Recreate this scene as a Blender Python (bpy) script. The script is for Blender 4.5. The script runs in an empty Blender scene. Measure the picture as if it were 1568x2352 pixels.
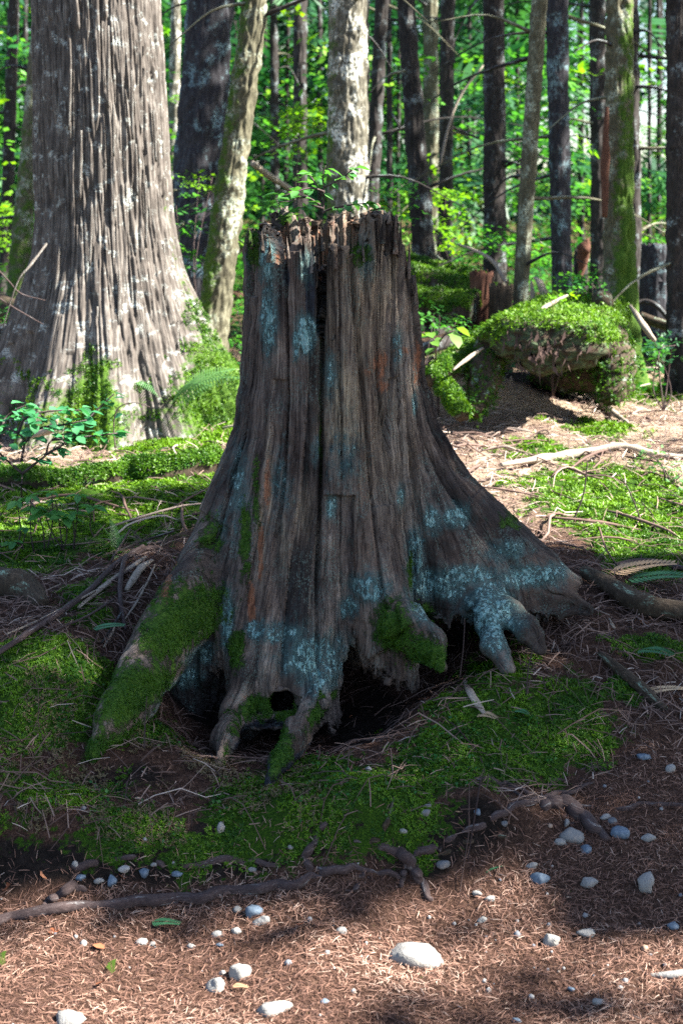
import bpy, math, random
import numpy as np

# ---------------------------------------------------------------- camera, sky, sun, exposure
scene = bpy.context.scene
COL = scene.collection
R = math.radians
PITCH = R(12.0); CAMZ = 1.6; LENS = 50.0
cam_d = bpy.data.cameras.new('camera'); cam = bpy.data.objects.new('camera', cam_d); COL.objects.link(cam)
cam.location = (0, 0, CAMZ); cam.rotation_euler = (R(90) - PITCH, 0, 0)
cam_d.sensor_fit = 'VERTICAL'; cam_d.sensor_height = 36; cam_d.lens = LENS
cam_d.clip_start = 0.05; cam_d.clip_end = 600
cam_d.dof.use_dof = True; cam_d.dof.focus_distance = 4.05; cam_d.dof.aperture_fstop = 5.0
scene.camera = cam

SUN_EL, SUN_AZ = 44.0, 98.0            # azimuth clockwise from +Y (the viewing direction)
SUN = np.array([math.sin(R(SUN_AZ)) * math.cos(R(SUN_EL)), math.cos(R(SUN_AZ)) * math.cos(R(SUN_EL)), math.sin(R(SUN_EL))])
world = bpy.data.worlds.new('World'); scene.world = world; world.use_nodes = True
wt = world.node_tree; wt.nodes.clear()
sky = wt.nodes.new('ShaderNodeTexSky'); sky.sky_type = 'NISHITA'; sky.sun_disc = False
sky.sun_elevation = R(SUN_EL); sky.sun_rotation = R(SUN_AZ); sky.air_density = 1.0; sky.dust_density = 1.0; sky.ozone_density = 1.0
bg = wt.nodes.new('ShaderNodeBackground'); bg.inputs['Strength'].default_value = 0.05
wo = wt.nodes.new('ShaderNodeOutputWorld')
wt.links.new(sky.outputs[0], bg.inputs[0]); wt.links.new(bg.outputs[0], wo.inputs[0])
sun_d = bpy.data.lights.new('sun', 'SUN'); sun_d.energy = 5.0; sun_d.angle = R(0.53); sun_d.color = (1.0, 0.94, 0.84)
sun = bpy.data.objects.new('sun', sun_d); COL.objects.link(sun)
sun.location = (8, 3, 12)
from mathutils import Vector
sun.rotation_euler = Vector(-SUN).to_track_quat('-Z', 'Y').to_euler()
scene.view_settings.view_transform = 'Standard'; scene.view_settings.look = 'None'
scene.view_settings.exposure = 2.7; scene.view_settings.gamma = 1.0; scene.view_settings.use_curve_mapping = False
scene.render.engine = 'CYCLES'
scene.cycles.max_bounces = 6; scene.cycles.diffuse_bounces = 2; scene.cycles.glossy_bounces = 1
scene.cycles.transmission_bounces = 4; scene.cycles.transparent_max_bounces = 4
scene.cycles.sample_clamp_indirect = 6.0
scene.cycles.use_denoising = False; scene.cycles.use_adaptive_sampling = True; scene.cycles.adaptive_threshold = 0.004

rng = np.random.default_rng(7); random.seed(7)

# ---------------------------------------------------------------- numbers: lens geometry, noise, meshes
CP, SP = math.cos(PITCH), math.sin(PITCH)
def ray(px, py):
    u = (px - 784) / 1176 * .36; v = (1176 - py) / 1176 * .36
    return np.array([u, CP + v * SP, -SP + v * CP])
def P(px, py, Y):
    d = ray(px, py); return np.array([d[0] * Y / d[1], Y, CAMZ + d[2] * Y / d[1]])
def mpp(Y, z=.6):                         # metres per photo pixel at a distance
    return (Y * CP + (CAMZ - z) * SP) * .36 / 1176

_pr = np.random.default_rng(3)
_perm = np.concatenate([_pr.permutation(256)] * 3).astype(np.int32)
_g = _pr.normal(size=(256, 3)); _g /= np.linalg.norm(_g, axis=1)[:, None]; _g = _g.astype(np.float32)
def perlin(p):
    p = np.asarray(p, np.float32); i = np.floor(p).astype(np.int32); f = p - i; i &= 255
    u = f * f * f * (f * (f * 6 - 15) + 10); out = 0
    for dx in (0, 1):
        wx = u[:, 0] if dx else 1 - u[:, 0]
        for dy in (0, 1):
            wy = wx * (u[:, 1] if dy else 1 - u[:, 1])
            for dz in (0, 1):
                w = wy * (u[:, 2] if dz else 1 - u[:, 2])
                h = _perm[_perm[_perm[i[:, 0] + dx] + i[:, 1] + dy] + i[:, 2] + dz]
                g = _g[h]
                out = out + w * (g[:, 0] * (f[:, 0] - dx) + g[:, 1] * (f[:, 1] - dy) + g[:, 2] * (f[:, 2] - dz))
    return out * 1.6
def fbm(p, o=3, gain=.5):
    s = 0; a = 1.; t = 0
    for k in range(o):
        s = s + a * perlin(p * 2 ** k + 17.3 * k); t += a; a *= gain
    return s / t
def sstep(a, b, x):
    t = np.clip((x - a) / (b - a), 0, 1); return t * t * (3 - 2 * t)

def mesh(name, V, F, mat, attrs=None, smooth=True):
    me = bpy.data.meshes.new(name); V = np.asarray(V, np.float32)
    Fs = F if isinstance(F, list) else [F]
    Fs = [np.asarray(f, np.int32) for f in Fs if len(f)]
    me.vertices.add(len(V)); me.vertices.foreach_set('co', V.ravel())
    tot = sum(f.size for f in Fs); n = sum(len(f) for f in Fs)
    me.loops.add(tot); me.loops.foreach_set('vertex_index', np.concatenate([f.ravel() for f in Fs]))
    me.polygons.add(n)
    sizes = np.concatenate([np.full(len(f), f.shape[1], np.int32) for f in Fs])
    me.polygons.foreach_set('loop_start', np.concatenate([[0], np.cumsum(sizes)[:-1]]).astype(np.int32))
    if smooth: me.polygons.foreach_set('use_smooth', np.ones(n, bool))
    for k, a in (attrs or {}).items():
        a = np.asarray(a, np.float32)
        if a.ndim == 1: me.attributes.new(k, 'FLOAT', 'POINT').data.foreach_set('value', a)
        else: me.attributes.new(k, 'FLOAT_VECTOR', 'POINT').data.foreach_set('vector', a.ravel())
    me.update(calc_edges=True); me.validate()
    if mat: me.materials.append(mat)
    return me
def tag(o, label=None, cat=None, group=None, kind=None):
    if label: o['label'] = label
    if cat: o['category'] = cat
    if group: o['group'] = group
    if kind: o['kind'] = kind
    return o
def obj(name, me, parent=None, loc=(0, 0, 0)):
    o = bpy.data.objects.new(name, me); COL.objects.link(o); o.location = loc
    if parent: o.parent = parent
    return o
def empty(name, loc, label, cat, group=None):
    o = bpy.data.objects.new(name, None); COL.objects.link(o); o.location = tuple(loc); o.empty_display_size = .1
    return tag(o, label, cat, group)
def part(name, V, F, mat, parent, attrs=None, smooth=True):          # V in world coordinates
    return obj(name, mesh(name, np.asarray(V) - np.array(parent.location), F, mat, attrs, smooth), parent)
def single(name, V, F, mat, label, cat, group=None, attrs=None, smooth=True, kind=None):
    V = np.asarray(V); c = np.array([V[:, 0].mean(), V[:, 1].mean(), V[:, 2].min()])
    o = obj(name, mesh(name, V - c, F, mat, attrs, smooth), None, tuple(c))
    return tag(o, label, cat, group, kind)
def stuff(name, V, F, mat, label, cat, attrs=None, smooth=True):
    return tag(obj(name, mesh(name, V, F, mat, attrs, smooth)), label, cat, None, 'stuff')

def rotm(ax, ay, az):
    cx, sx, cy, sy, cz, sz = np.cos(ax), np.sin(ax), np.cos(ay), np.sin(ay), np.cos(az), np.sin(az)
    n = len(az); M = np.zeros((n, 3, 3))
    M[:, 0, 0] = cz * cy; M[:, 0, 1] = cz * sy * sx - sz * cx; M[:, 0, 2] = cz * sy * cx + sz * sx
    M[:, 1, 0] = sz * cy; M[:, 1, 1] = sz * sy * sx + cz * cx; M[:, 1, 2] = sz * sy * cx - cz * sx
    M[:, 2, 0] = -sy; M[:, 2, 1] = cy * sx; M[:, 2, 2] = cy * cx
    return M
def frame_to(nrm, spin):                                            # z axis to the normal, spun about it
    n = nrm / np.linalg.norm(nrm, axis=1)[:, None]
    a = np.where(np.abs(n[:, 2:3]) < .9, np.array([[0, 0, 1.]]), np.array([[1., 0, 0]]))
    t = np.cross(a, n); t /= np.linalg.norm(t, axis=1)[:, None]; b = np.cross(n, t)
    c, s = np.cos(spin)[:, None], np.sin(spin)[:, None]
    return np.stack([t * c + b * s, -t * s + b * c, n], axis=2)
def scatter(tv, tf, pos, M, scale, rnd=None):
    tv = np.asarray(tv, float); tf = np.asarray(tf); n = len(pos)
    sc = scale if np.ndim(scale) == 2 else np.asarray(scale)[:, None]
    V = np.einsum('nij,nkj->nki', M, tv[None] * sc[:, None, :]) + pos[:, None, :]
    F = tf[None] + (np.arange(n) * len(tv))[:, None, None]
    r = rng.random(n) if rnd is None else rnd
    return V.reshape(-1, 3), F.reshape(-1, tf.shape[1]), np.repeat(r, len(tv))
def join(parts):
    V, F, A, o = [], [], [], 0
    for v, f, a in parts:
        V.append(v); F.append(f + o); A.append(a); o += len(v)
    return np.concatenate(V), np.concatenate(F), np.concatenate(A)

def smooth_path(pts, n):
    pts = np.asarray(pts, float); k = len(pts)
    if k == 2: return pts[0] + (pts[1] - pts[0]) * np.linspace(0, 1, n)[:, None]
    q = np.vstack([2 * pts[0] - pts[1], pts, 2 * pts[-1] - pts[-2]]); out = []
    for t in np.linspace(0, k - 1, n):
        i = min(int(t), k - 2); u = t - i; a, b, c, d = q[i:i + 4]
        out.append(.5 * (2 * b + (c - a) * u + (2 * a - 5 * b + 4 * c - d) * u * u + (3 * b - a - 3 * c + d) * u ** 3))
    return np.array(out)
def tube(pts, rad, n=None, sides=8, bump=.12, seed=0, flat=1.0, freq=1.0, cap=True):
    pts = np.asarray(pts, float); L = np.linalg.norm(np.diff(pts, axis=0), axis=1).sum()
    n = n or max(6, len(pts) * 4)
    C = smooth_path(pts, n); r = np.interp(np.linspace(0, 1, n), np.linspace(0, 1, len(rad)), rad)
    T = np.gradient(C, axis=0); T /= np.linalg.norm(T, axis=1)[:, None] + 1e-9
    up = np.array([0, 0, 1.]) if abs(T[:, 2]).mean() < .8 else np.array([0, 1., 0])
    A = np.cross(T, up); A /= np.linalg.norm(A, axis=1)[:, None] + 1e-9; B = np.cross(A, T)
    th = np.linspace(0, 2 * math.pi, sides, endpoint=False)
    V = C[:, None] + r[:, None, None] * (A[:, None] * np.cos(th)[None, :, None] + flat * B[:, None] * np.sin(th)[None, :, None])
    s = np.linspace(0, L, n)
    g = np.stack([np.repeat(s[:, None] * 4, sides, 1), np.cos(th)[None] * 1.2 + 0 * s[:, None], np.sin(th)[None] * 1.2 + 0 * s[:, None]], 2).reshape(-1, 3)
    d = perlin(g * freq * np.array([3., 1, 1]) + seed * 7.1) * bump + perlin(g * 2.7 * freq + seed * 3.3) * bump * .5
    V = V.reshape(-1, 3); Cr = np.repeat(C, sides, 0); V = Cr + (V - Cr) * (1 + d[:, None])
    i = np.arange(n - 1)[:, None] * sides; j = np.arange(sides)[None]; k = (j + 1) % sides
    F = np.stack([i + j, i + sides + j, i + sides + k, i + k], 2).reshape(-1, 4)
    if cap:
        V = np.vstack([V, C[:1], C[-1:]]); a, b = len(V) - 2, len(V) - 1; jj = np.arange(sides); kk = (jj + 1) % sides
        F = [F, np.stack([jj, kk, np.full(sides, a)], 1), np.stack([(n - 1) * sides + kk, (n - 1) * sides + jj, np.full(sides, b)], 1)]
        g = np.vstack([g, g[:1], g[-1:]])
    return V, F, {'grain': g * np.array([.25, .08, .08])}

# ---------------------------------------------------------------- materials
class NT:
    def __init__(s, name):
        s.m = bpy.data.materials.new(name); s.m.use_nodes = True; s.t = s.m.node_tree; s.t.nodes.clear()
        s.out = s.n('ShaderNodeOutputMaterial')
    def n(s, k): return s.t.nodes.new(k)
    def set(s, sock, v):
        if hasattr(v, 'is_linked') or hasattr(v, 'links'): s.t.links.new(v, sock)
        else: sock.default_value = v
    def attr(s, a, vec=False):
        x = s.n('ShaderNodeAttribute'); x.attribute_name = a; return x.outputs['Vector' if vec else 'Fac']
    def pos(s):
        x = s.n('ShaderNodeNewGeometry'); return x.outputs['Position']
    def objc(s):
        x = s.n('ShaderNodeTexCoord'); return x.outputs['Object']
    def orand(s):
        x = s.n('ShaderNodeObjectInfo'); return x.outputs['Random']
    def map(s, v, sc, loc=(0, 0, 0)):
        x = s.n('ShaderNodeMapping'); s.set(x.inputs['Vector'], v); x.inputs['Scale'].default_value = sc; x.inputs['Location'].default_value = loc; return x.outputs[0]
    def noise(s, v, scale, detail=4, rough=.6, dist=0.):
        x = s.n('ShaderNodeTexNoise'); s.set(x.inputs['Vector'], v); x.inputs['Scale'].default_value = scale
        x.inputs['Detail'].default_value = detail; x.inputs['Roughness'].default_value = rough; x.inputs['Distortion'].default_value = dist
        return x.outputs['Fac']
    def voro(s, v, scale):
        x = s.n('ShaderNodeTexVoronoi'); s.set(x.inputs['Vector'], v); x.inputs['Scale'].default_value = scale; return x.outputs['Distance']
    def ramp(s, f, stops):
        x = s.n('ShaderNodeValToRGB'); s.set(x.inputs[0], f); e = x.color_ramp.elements
        while len(e) < len(stops): e.new(.5)
        for q, (p, c) in zip(e, stops): q.position = p; q.color = (c, c, c, 1) if np.isscalar(c) else (*c, 1)
        return x.outputs[0]
    def mix(s, f, a, b):
        x = s.n('ShaderNodeMix'); x.data_type = 'RGBA'; s.set(x.inputs[0], f)
        for k, v in ((6, a), (7, b)): s.set(x.inputs[k], (*v, 1) if isinstance(v, tuple) and len(v) == 3 else v)
        return x.outputs[2]
    def math(s, op, a, b=0., c=0., clamp=False):
        x = s.n('ShaderNodeMath'); x.operation = op; x.use_clamp = clamp
        s.set(x.inputs[0], a); s.set(x.inputs[1], b)
        if op in ('MULTIPLY_ADD',): s.set(x.inputs[2], c)
        return x.outputs[0]
    def step(s, x, a, b):
        q = s.n('ShaderNodeMapRange'); q.interpolation_type = 'SMOOTHSTEP'; s.set(q.inputs[0], x); q.inputs[1].default_value = a; q.inputs[2].default_value = b; return q.outputs[0]
    def bump(s, h, strength=.5, dist=.01):
        x = s.n('ShaderNodeBump'); s.set(x.inputs['Height'], h); x.inputs['Strength'].default_value = strength; x.inputs['Distance'].default_value = dist; return x.outputs[0]
    def surf(s, col, rough=.85, bump=None, spec=.2):
        b = s.n('ShaderNodeBsdfPrincipled'); s.set(b.inputs['Base Color'], (*col, 1) if isinstance(col, tuple) else col)
        s.set(b.inputs['Roughness'], rough); b.inputs['Specular IOR Level'].default_value = spec
        if bump is not None: s.t.links.new(bump, b.inputs['Normal'])
        s.t.links.new(b.outputs[0], s.out.inputs[0]); return s.m
    def leaf(s, col, trans=.45, tint=(1.15, 1.1, .5), gloss=.06):
        d = s.n('ShaderNodeBsdfDiffuse'); t = s.n('ShaderNodeBsdfTranslucent'); g = s.n('ShaderNodeBsdfGlossy'); g.inputs['Roughness'].default_value = .45
        s.t.links.new(col, d.inputs[0])
        x = s.n('ShaderNodeMix'); x.data_type = 'RGBA'; x.blend_type = 'MULTIPLY'; x.inputs[0].default_value = 1
        s.t.links.new(col, x.inputs[6]); x.inputs[7].default_value = (*tint, 1); s.t.links.new(x.outputs[2], t.inputs[0])
        a = s.n('ShaderNodeMixShader'); a.inputs[0].default_value = trans; s.t.links.new(d.outputs[0], a.inputs[1]); s.t.links.new(t.outputs[0], a.inputs[2])
        b = s.n('ShaderNodeMixShader'); b.inputs[0].default_value = gloss; s.t.links.new(a.outputs[0], b.inputs[1]); s.t.links.new(g.outputs[0], b.inputs[2])
        s.t.links.new(b.outputs[0], s.out.inputs[0]); return s.m

def leaf_mat(name, dark, light, trans=.45, byobj=False, gloss=.025, tint=(1.15, 1.1, .5)):
    k = NT(name); f = k.orand() if byobj else k.attr('rnd')
    return k.leaf(k.ramp(f, [(0, dark), (.6, tuple((np.array(dark) + np.array(light)) / 2)), (1, light)]), trans, tint, gloss)
M_shrub = leaf_mat('shrub_leaf', (.05, .20, .05), (.12, .34, .08), .45, True, .04)
M_teal = leaf_mat('teal_leaf', (.04, .21, .085), (.09, .34, .13), .4, True, .04, (1.1, 1.1, .7))
M_broad = leaf_mat('broad_leaf', (.015, .12, .025), (.10, .33, .04), .55)
M_bright = leaf_mat('bright_leaf', (.09, .28, .015), (.24, .46, .02), .55)
M_conif = leaf_mat('conifer_needles', (.010, .065, .035), (.05, .18, .05), .45)
M_shade_canopy = leaf_mat('shade_canopy_leaf', (.01, .05, .015), (.04, .11, .03), .12)
M_fern = leaf_mat('fern_leaf', (.07, .19, .06), (.13, .27, .08), .35, True)
M_sprig = leaf_mat('cedar_sprig', (.07, .15, .02), (.13, .24, .03), .3, True)
M_mossblade = leaf_mat('moss_blade', (.010, .060, .005), (.12, .25, .010), .3, False, .02)
M_mossdry = leaf_mat('dry_moss_blade', (.08, .06, .03), (.20, .16, .09), .2, False, .02)
k = NT('needle_litter'); M_needle = k.surf(k.ramp(k.attr('rnd'), [(0, (.045, .024, .02)), (.4, (.14, .074, .054)), (.75, (.27, .16, .12)), (1, (.42, .31, .25))]), .7)
k = NT('twig_litter'); M_twig = k.surf(k.ramp(k.attr('rnd'), [(0, (.035, .022, .02)), (.5, (.11, .07, .058)), (.85, (.24, .17, .14)), (1, (.42, .35, .30))]), .8)

def wood_mat(name, dark, mid, light, moss=0., mossz=None, lich=0., scale=1., pale=(.35, .42, .38), bumpd=.006, stretch=.07):
    k = NT(name); g = k.attr('grain', True)
    n = k.noise(k.map(g, (1, 1, stretch)), 70 * scale, 6, .7); n2 = k.noise(g, 7 * scale, 4, .6)
    c = k.ramp(k.math('MULTIPLY_ADD', n2, .35, k.math('MULTIPLY_ADD', n, .9, -.17)), [(.2, dark), (.48, mid), (.75, light)])
    if lich:
        l = k.math('MULTIPLY', k.step(k.noise(g, 9 * scale, 6, .7), .60 - lich * .2, .72 - lich * .2), k.step(k.noise(g, 90 * scale, 3, .6), .40, .55))
        c = k.mix(l, c, pale)
    a = k.attr('moss'); nm = k.noise(g, 22 * scale, 6, .7)
    mk = k.step(k.math('ADD', k.math('ADD', a, moss), nm), 1.05, 1.25)
    mc = k.ramp(k.noise(g, 160 * scale, 3, .6), [(.3, (.018, .05, .006)), (.55, (.055, .115, .012)), (.8, (.13, .19, .03))])
    c = k.mix(mk, c, mc)
    h = k.math('ADD', n, k.math('MULTIPLY', mk, k.noise(g, 200 * scale, 3, .6)))
    return k.surf(c, .88, k.bump(h, .8, bumpd))
M_cedar = wood_mat('cedar_bark', (.020, .017, .015), (.095, .083, .074), (.30, .285, .26), 0.02, None, .3, 1.7, (.40, .44, .42))
M_bark = wood_mat('dark_bark', (.008, .007, .0075), (.030, .026, .025), (.085, .076, .072), 0.02, None, .35, .8, (.20, .24, .25), stretch=.3)
M_mossbark = wood_mat('mossy_bark', (.025, .022, .016), (.09, .085, .055), (.24, .235, .17), .27, None, .5, .8, (.3, .34, .27), stretch=.35)
M_white = wood_mat('pale_bark', (.018, .016, .013), (.10, .094, .072), (.40, .39, .34), .25, None, .6, .7, (.55, .57, .52), stretch=.4)
M_bluebark = wood_mat('blue_grey_bark', (.009, .0085, .011), (.032, .031, .037), (.085, .09, .10), .05, None, .5, .7, (.16, .24, .27), stretch=.3)
M_root = wood_mat('root_bark', (.018, .012, .012), (.060, .042, .041), (.15, .12, .115), -.05, None, .15, 1.5, (.3, .3, .3), .002)
M_deadwood = wood_mat('dead_wood', (.12, .10, .08), (.30, .25, .20), (.50, .44, .37), -.1, None, .1, 1.5, (.4, .42, .4), .003)
M_log = wood_mat('rotten_log', (.015, .011, .008), (.05, .037, .025), (.13, .098, .07), .12, None, .2, 1., (.25, .36, .27), .006)
M_redrot = wood_mat('red_rotten_wood', (.03, .013, .01), (.10, .045, .03), (.22, .12, .08), -.1, None, .0, 1.2, (.3, .3, .3), .006)
M_shadeconif = leaf_mat('shaded_conifer_needles', (.003, .022, .015), (.016, .065, .035), .25)  # darker copy of the conifer needles, far shade put into the colour
k = NT('stone'); o = k.objc(); n1 = k.noise(o, 18, 5, .65); n2 = k.noise(o, 160, 3, .7)
base = k.ramp(k.orand(), [(0, (.10, .11, .125)), (.4, (.17, .17, .17)), (.75, (.24, .235, .225)), (1, (.32, .31, .30))])
c = k.mix(k.step(n2, .58, .70), base, (.12, .12, .13)); c = k.mix(k.math('MULTIPLY', k.step(n1, .5, .75), .5), c, (.30, .24, .19))
M_stone = k.surf(c, .8, k.bump(k.math('ADD', n1, n2), .5, .004))
k = NT('white_stone'); o = k.objc(); n1 = k.noise(o, 14, 5, .65); n2 = k.noise(o, 170, 3, .7)
c = k.mix(k.step(n2, .60, .70), (.23, .225, .215), (.08, .078, .075)); c = k.mix(k.math('MULTIPLY', k.step(n1, .55, .8), .5), c, (.40, .34, .28))
M_wstone = k.surf(c, .8, k.bump(k.math('ADD', n1, n2), .6, .005))
k = NT('blue_stone'); o = k.objc(); n1 = k.noise(o, 20, 5, .65); n2 = k.noise(o, 140, 3, .7)
M_bstone = k.surf(k.ramp(k.math('MULTIPLY_ADD', n2, .5, k.math('MULTIPLY', n1, .6)), [(.3, (.03, .05, .07)), (.6, (.11, .15, .20)), (.8, (.24, .28, .32))]), .75, k.bump(n1, .5, .004))
k = NT('pebble'); M_pebble = k.surf(k.ramp(k.attr('rnd'), [(0, (.10, .115, .14)), (.5, (.20, .20, .205)), (.9, (.36, .355, .34)), (1, (.3, .2, .14))]), .75)
k = NT('fallen_leaf'); M_dead = k.surf(k.mix(k.orand(), (.22, .07, .03), (.34, .15, .08)), .7)

# ground: soil, needle litter, moss and sunlight painted as a paler tone from masks laid on the terrain
k = NT('forest_ground'); p = k.pos(); am, al, asoil = k.attr('moss'), k.attr('litter_sunlight'), k.attr('soil')
nl = k.noise(p, 90, 5, .75, .6); nb = k.noise(p, 6, 5, .6)
lit = k.ramp(nl, [(.28, (.018, .010, .008)), (.5, (.065, .035, .025)), (.68, (.16, .095, .068)), (.85, (.34, .24, .18))])
lit = k.mix(al, lit, k.ramp(nl, [(.3, (.10, .06, .038)), (.5, (.34, .25, .18)), (.68, (.55, .46, .36)), (.85, (.66, .58, .48))])); soil = k.ramp(k.noise(p, 60, 5, .7), [(.3, (.006, .005, .0045)), (.55, (.020, .015, .013)), (.8, (.055, .042, .037))])  # paler dry litter ramp with sunlight painted into the ground colour
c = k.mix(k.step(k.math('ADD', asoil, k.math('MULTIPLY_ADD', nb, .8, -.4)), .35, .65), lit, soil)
nm = k.noise(p, 22, 6, .75)
mk = k.step(k.math('ADD', am, k.math('MULTIPLY_ADD', nm, 2.4, -1.2)), .38, .55)
mc = k.ramp(k.noise(p, 220, 4, .7), [(.28, (.006, .022, .003)), (.5, (.026, .070, .006)), (.72, (.08, .15, .012))])
c = k.mix(mk, c, mc)
M_ground = k.surf(c, .92, k.bump(k.math('ADD', nl, k.noise(p, 260, 3, .7)), .9, .012), .1)

# ---------------------------------------------------------------- the ground: terrain fitted through surveyed points
_cp = [(x, y, 0.) for y in (-8, -3, 0, 1.5, 2.4, 2.9) for x in (-6, -2, -.7, 0, .7, 2, 6)]
for px, py, Y in [(0, 2060, 3.14), (350, 2060, 3.14), (0, 1950, 3.25), (0, 1830, 3.35), (0, 1700, 3.48), (0, 1600, 3.58), (60, 1490, 3.80), (200, 1500, 3.80), (120, 1400, 4.3),
                  (300, 1430, 4.2), (0, 1300, 4.8), (250, 1300, 4.75), (0, 1200, 5.45), (300, 1200, 5.4), (200, 1090, 6.1), (0, 1000, 7.2), (300, 1000, 7.2), (480, 950, 7.6), (300, 900, 8.6),
                  (-500, 1300, 4.8), (-500, 1700, 3.6), (-500, 1000, 7.4),
                  (300, 1940, 3.26), (300, 1820, 3.38), (330, 1750, 3.50), (450, 1740, 3.62), (400, 1690, 3.80), (262, 1715, 3.58), (210, 1755, 3.50), (300, 1705, 3.66), (170, 1690, 3.56), (600, 2000, 3.19), (620, 1885, 3.30), (620, 1815, 3.44), (530, 1800, 3.47), (820, 1880, 3.27), (850, 1780, 3.41),
                  (900, 1690, 3.66), (900, 2010, 3.17), (1010, 2010, 3.18), (1050, 1760, 3.44), (1000, 1600, 3.85), (1150, 1640, 3.74), (1130, 1550, 3.92), (1100, 1900, 3.27), (1300, 2000, 3.17), (1300, 1900, 3.31),
                  (1300, 1800, 3.46), (1320, 1640, 3.74), (1400, 1800, 3.44), (1560, 1850, 3.38), (1560, 1700, 3.63), (1330, 1480, 4.12), (1450, 1450, 4.2), (1560, 1350, 4.6), (1500, 1250, 5.1), (1400, 1150, 5.6),
                  (1120, 1060, 6.3), (1300, 1050, 6.4), (1100, 950, 7.8), (1250, 930, 8.0), (1400, 950, 7.8), (1500, 850, 9.5), (2100, 1350, 4.6), (2100, 950, 7.8), (2100, 1800, 3.5)]:
    w = P(px, py, Y); _cp.append((w[0], w[1], w[2]))
_cp += [(-.16, 3.72, .08), (-.03, 4.15, .06), (.0, 4.5, .16), (-.3, 4.05, .06), (.1, 3.95, .08), (.28, 4.1, .12), (-.42, 3.95, .06), (.0, 5.0, .38), (.4, 4.7, .36), (-.5, 4.6, .37), (.42, 4.25, .24)]
_cp += [(x, y, z) for y, z in ((11, .58), (15, .66), (22, .8), (32, 1.1), (45, 1.6), (70, 2.6), (120, 4.)) for x in (-.5 * y, -.2 * y, 0, .2 * y, .5 * y)]
_cp = np.array(_cp)
def _warp(x, y): return np.stack([x / (1 + .12 * np.clip(y, 0, None)), np.log(np.clip(y + 10, .5, None)) * 5.5], -1)
_cw = _warp(_cp[:, 0], _cp[:, 1])
def _tps(r): return np.where(r > 1e-9, r * r * np.log(r + 1e-12), 0)
_n = len(_cw); _A = np.zeros((_n + 3, _n + 3))
_A[:_n, :_n] = _tps(np.linalg.norm(_cw[:, None] - _cw[None], axis=2)) + np.eye(_n) * .004
_A[:_n, _n:] = np.c_[np.ones(_n), _cw]; _A[_n:, :_n] = _A[:_n, _n:].T
_sol = np.linalg.solve(_A, np.r_[_cp[:, 2], np.zeros(3)])
def H0(x, y):
    x = np.asarray(x, float).ravel(); y = np.asarray(y, float).ravel(); out = np.zeros(len(x))
    for a in range(0, len(x), 40000):
        w = _warp(np.clip(x[a:a + 40000], -60, 60), np.clip(y[a:a + 40000], -9, 125))
        out[a:a + 40000] = _tps(np.linalg.norm(w[:, None] - _cw[None], axis=2)) @ _sol[:_n] + _sol[_n] + w @ _sol[_n + 1:]
    return out
def pathness(x, y):                       # 1 on the trodden path, 0 on the bank
    edge = np.interp(x, [-3, -.8, -.1, .25, .45, .62, .8, 3], [3.06, 3.10, 3.13, 3.12, 3.22, 3.40, 3.55, 4.2])
    return 1 - sstep(-.06, .10, np.asarray(y) - edge)
def H(x, y):
    x = np.asarray(x, float).ravel(); y = np.asarray(y, float).ravel()
    z = H0(x, y); p = pathness(x, y); z = z + .085 * (1 - p) * np.exp(-((y - 3.25) / .12) ** 2) * sstep(.75, .35, x); q = np.stack([x, y, 0 * x], 1)
    far = np.clip(y / 4, 1, 6); z = z + .20 * np.exp(-((x - .58 - .1 * (y - 8)) / .55) ** 2) * sstep(7.65, 8.0, y) * sstep(9.4, 8.4, y)
    return z + (1 - .85 * p) * (.036 * fbm(q * 3.5, 3) + .020 * fbm(q * 13, 3)) * far ** .4 + .004 * fbm(q * 40, 2)
def ground_hit(px, py, lift=0.):
    d = ray(px, py); Y = np.geomspace(1.6, 120, 700); t = Y / d[1]
    gap = CAMZ + d[2] * t - H(d[0] * t, Y) - lift; i = np.argmax(gap < 0) if (gap < 0).any() else len(Y) - 1
    return np.array([d[0] * t[i], Y[i], CAMZ + d[2] * t[i]])
def G(px, py, up=0.): w = ground_hit(px, py); w[2] += up; return w
def nrm(x, y, e=.03):
    return np.stack([-(H(x + e, y) - H(x - e, y)) / (2 * e), -(H(x, y + e) - H(x, y - e)) / (2 * e), np.ones(len(x))], 1)

MOSS = [(130, 1540, 210, 80, 1), (60, 1650, 120, 80, 1), (600, 1860, 120, 90, 1), (700, 1950, 80, 60, .9), (850, 1820, 130, 70, 1), (1000, 1780, 120, 60, .9), (1190, 1665, 180, 80, 1.1), (1330, 1620, 60, 70, .8),
        (1120, 1545, 70, 50, .8), (300, 1900, 120, 60, .6), (430, 1990, 70, 30, .8), (620, 1995, 90, 25, .8), (80, 1175, 220, 60, 1), (270, 1150, 240, 55, 1), (430, 1140, 110, 60, 1), (170, 1230, 220, 50, 1), (60, 1290, 140, 40, .8),
        (440, 985, 130, 45, 1), (380, 1010, 100, 40, 1), (60, 1090, 160, 30, .7), (1420, 1150, 190, 70, 1), (1460, 1230, 140, 50, 1), (1250, 1030, 90, 25, .7), (1450, 900, 130, 25, .9), (1370, 985, 70, 20, .8),
        (1480, 1290, 100, 35, .9), (1500, 1490, 90, 30, .8), (1430, 1580, 50, 40, .7), (1540, 820, 120, 30, .7), (760, 1060, 120, 60, .5), (200, 1360, 60, 40, .6), (215, 1430, 40, 25, .8), (30, 1900, 80, 60, .4), (960, 1985, 40, 18, .8), (700, 1790, 120, 40, .8), (880, 1860, 100, 60, .9)]
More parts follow.
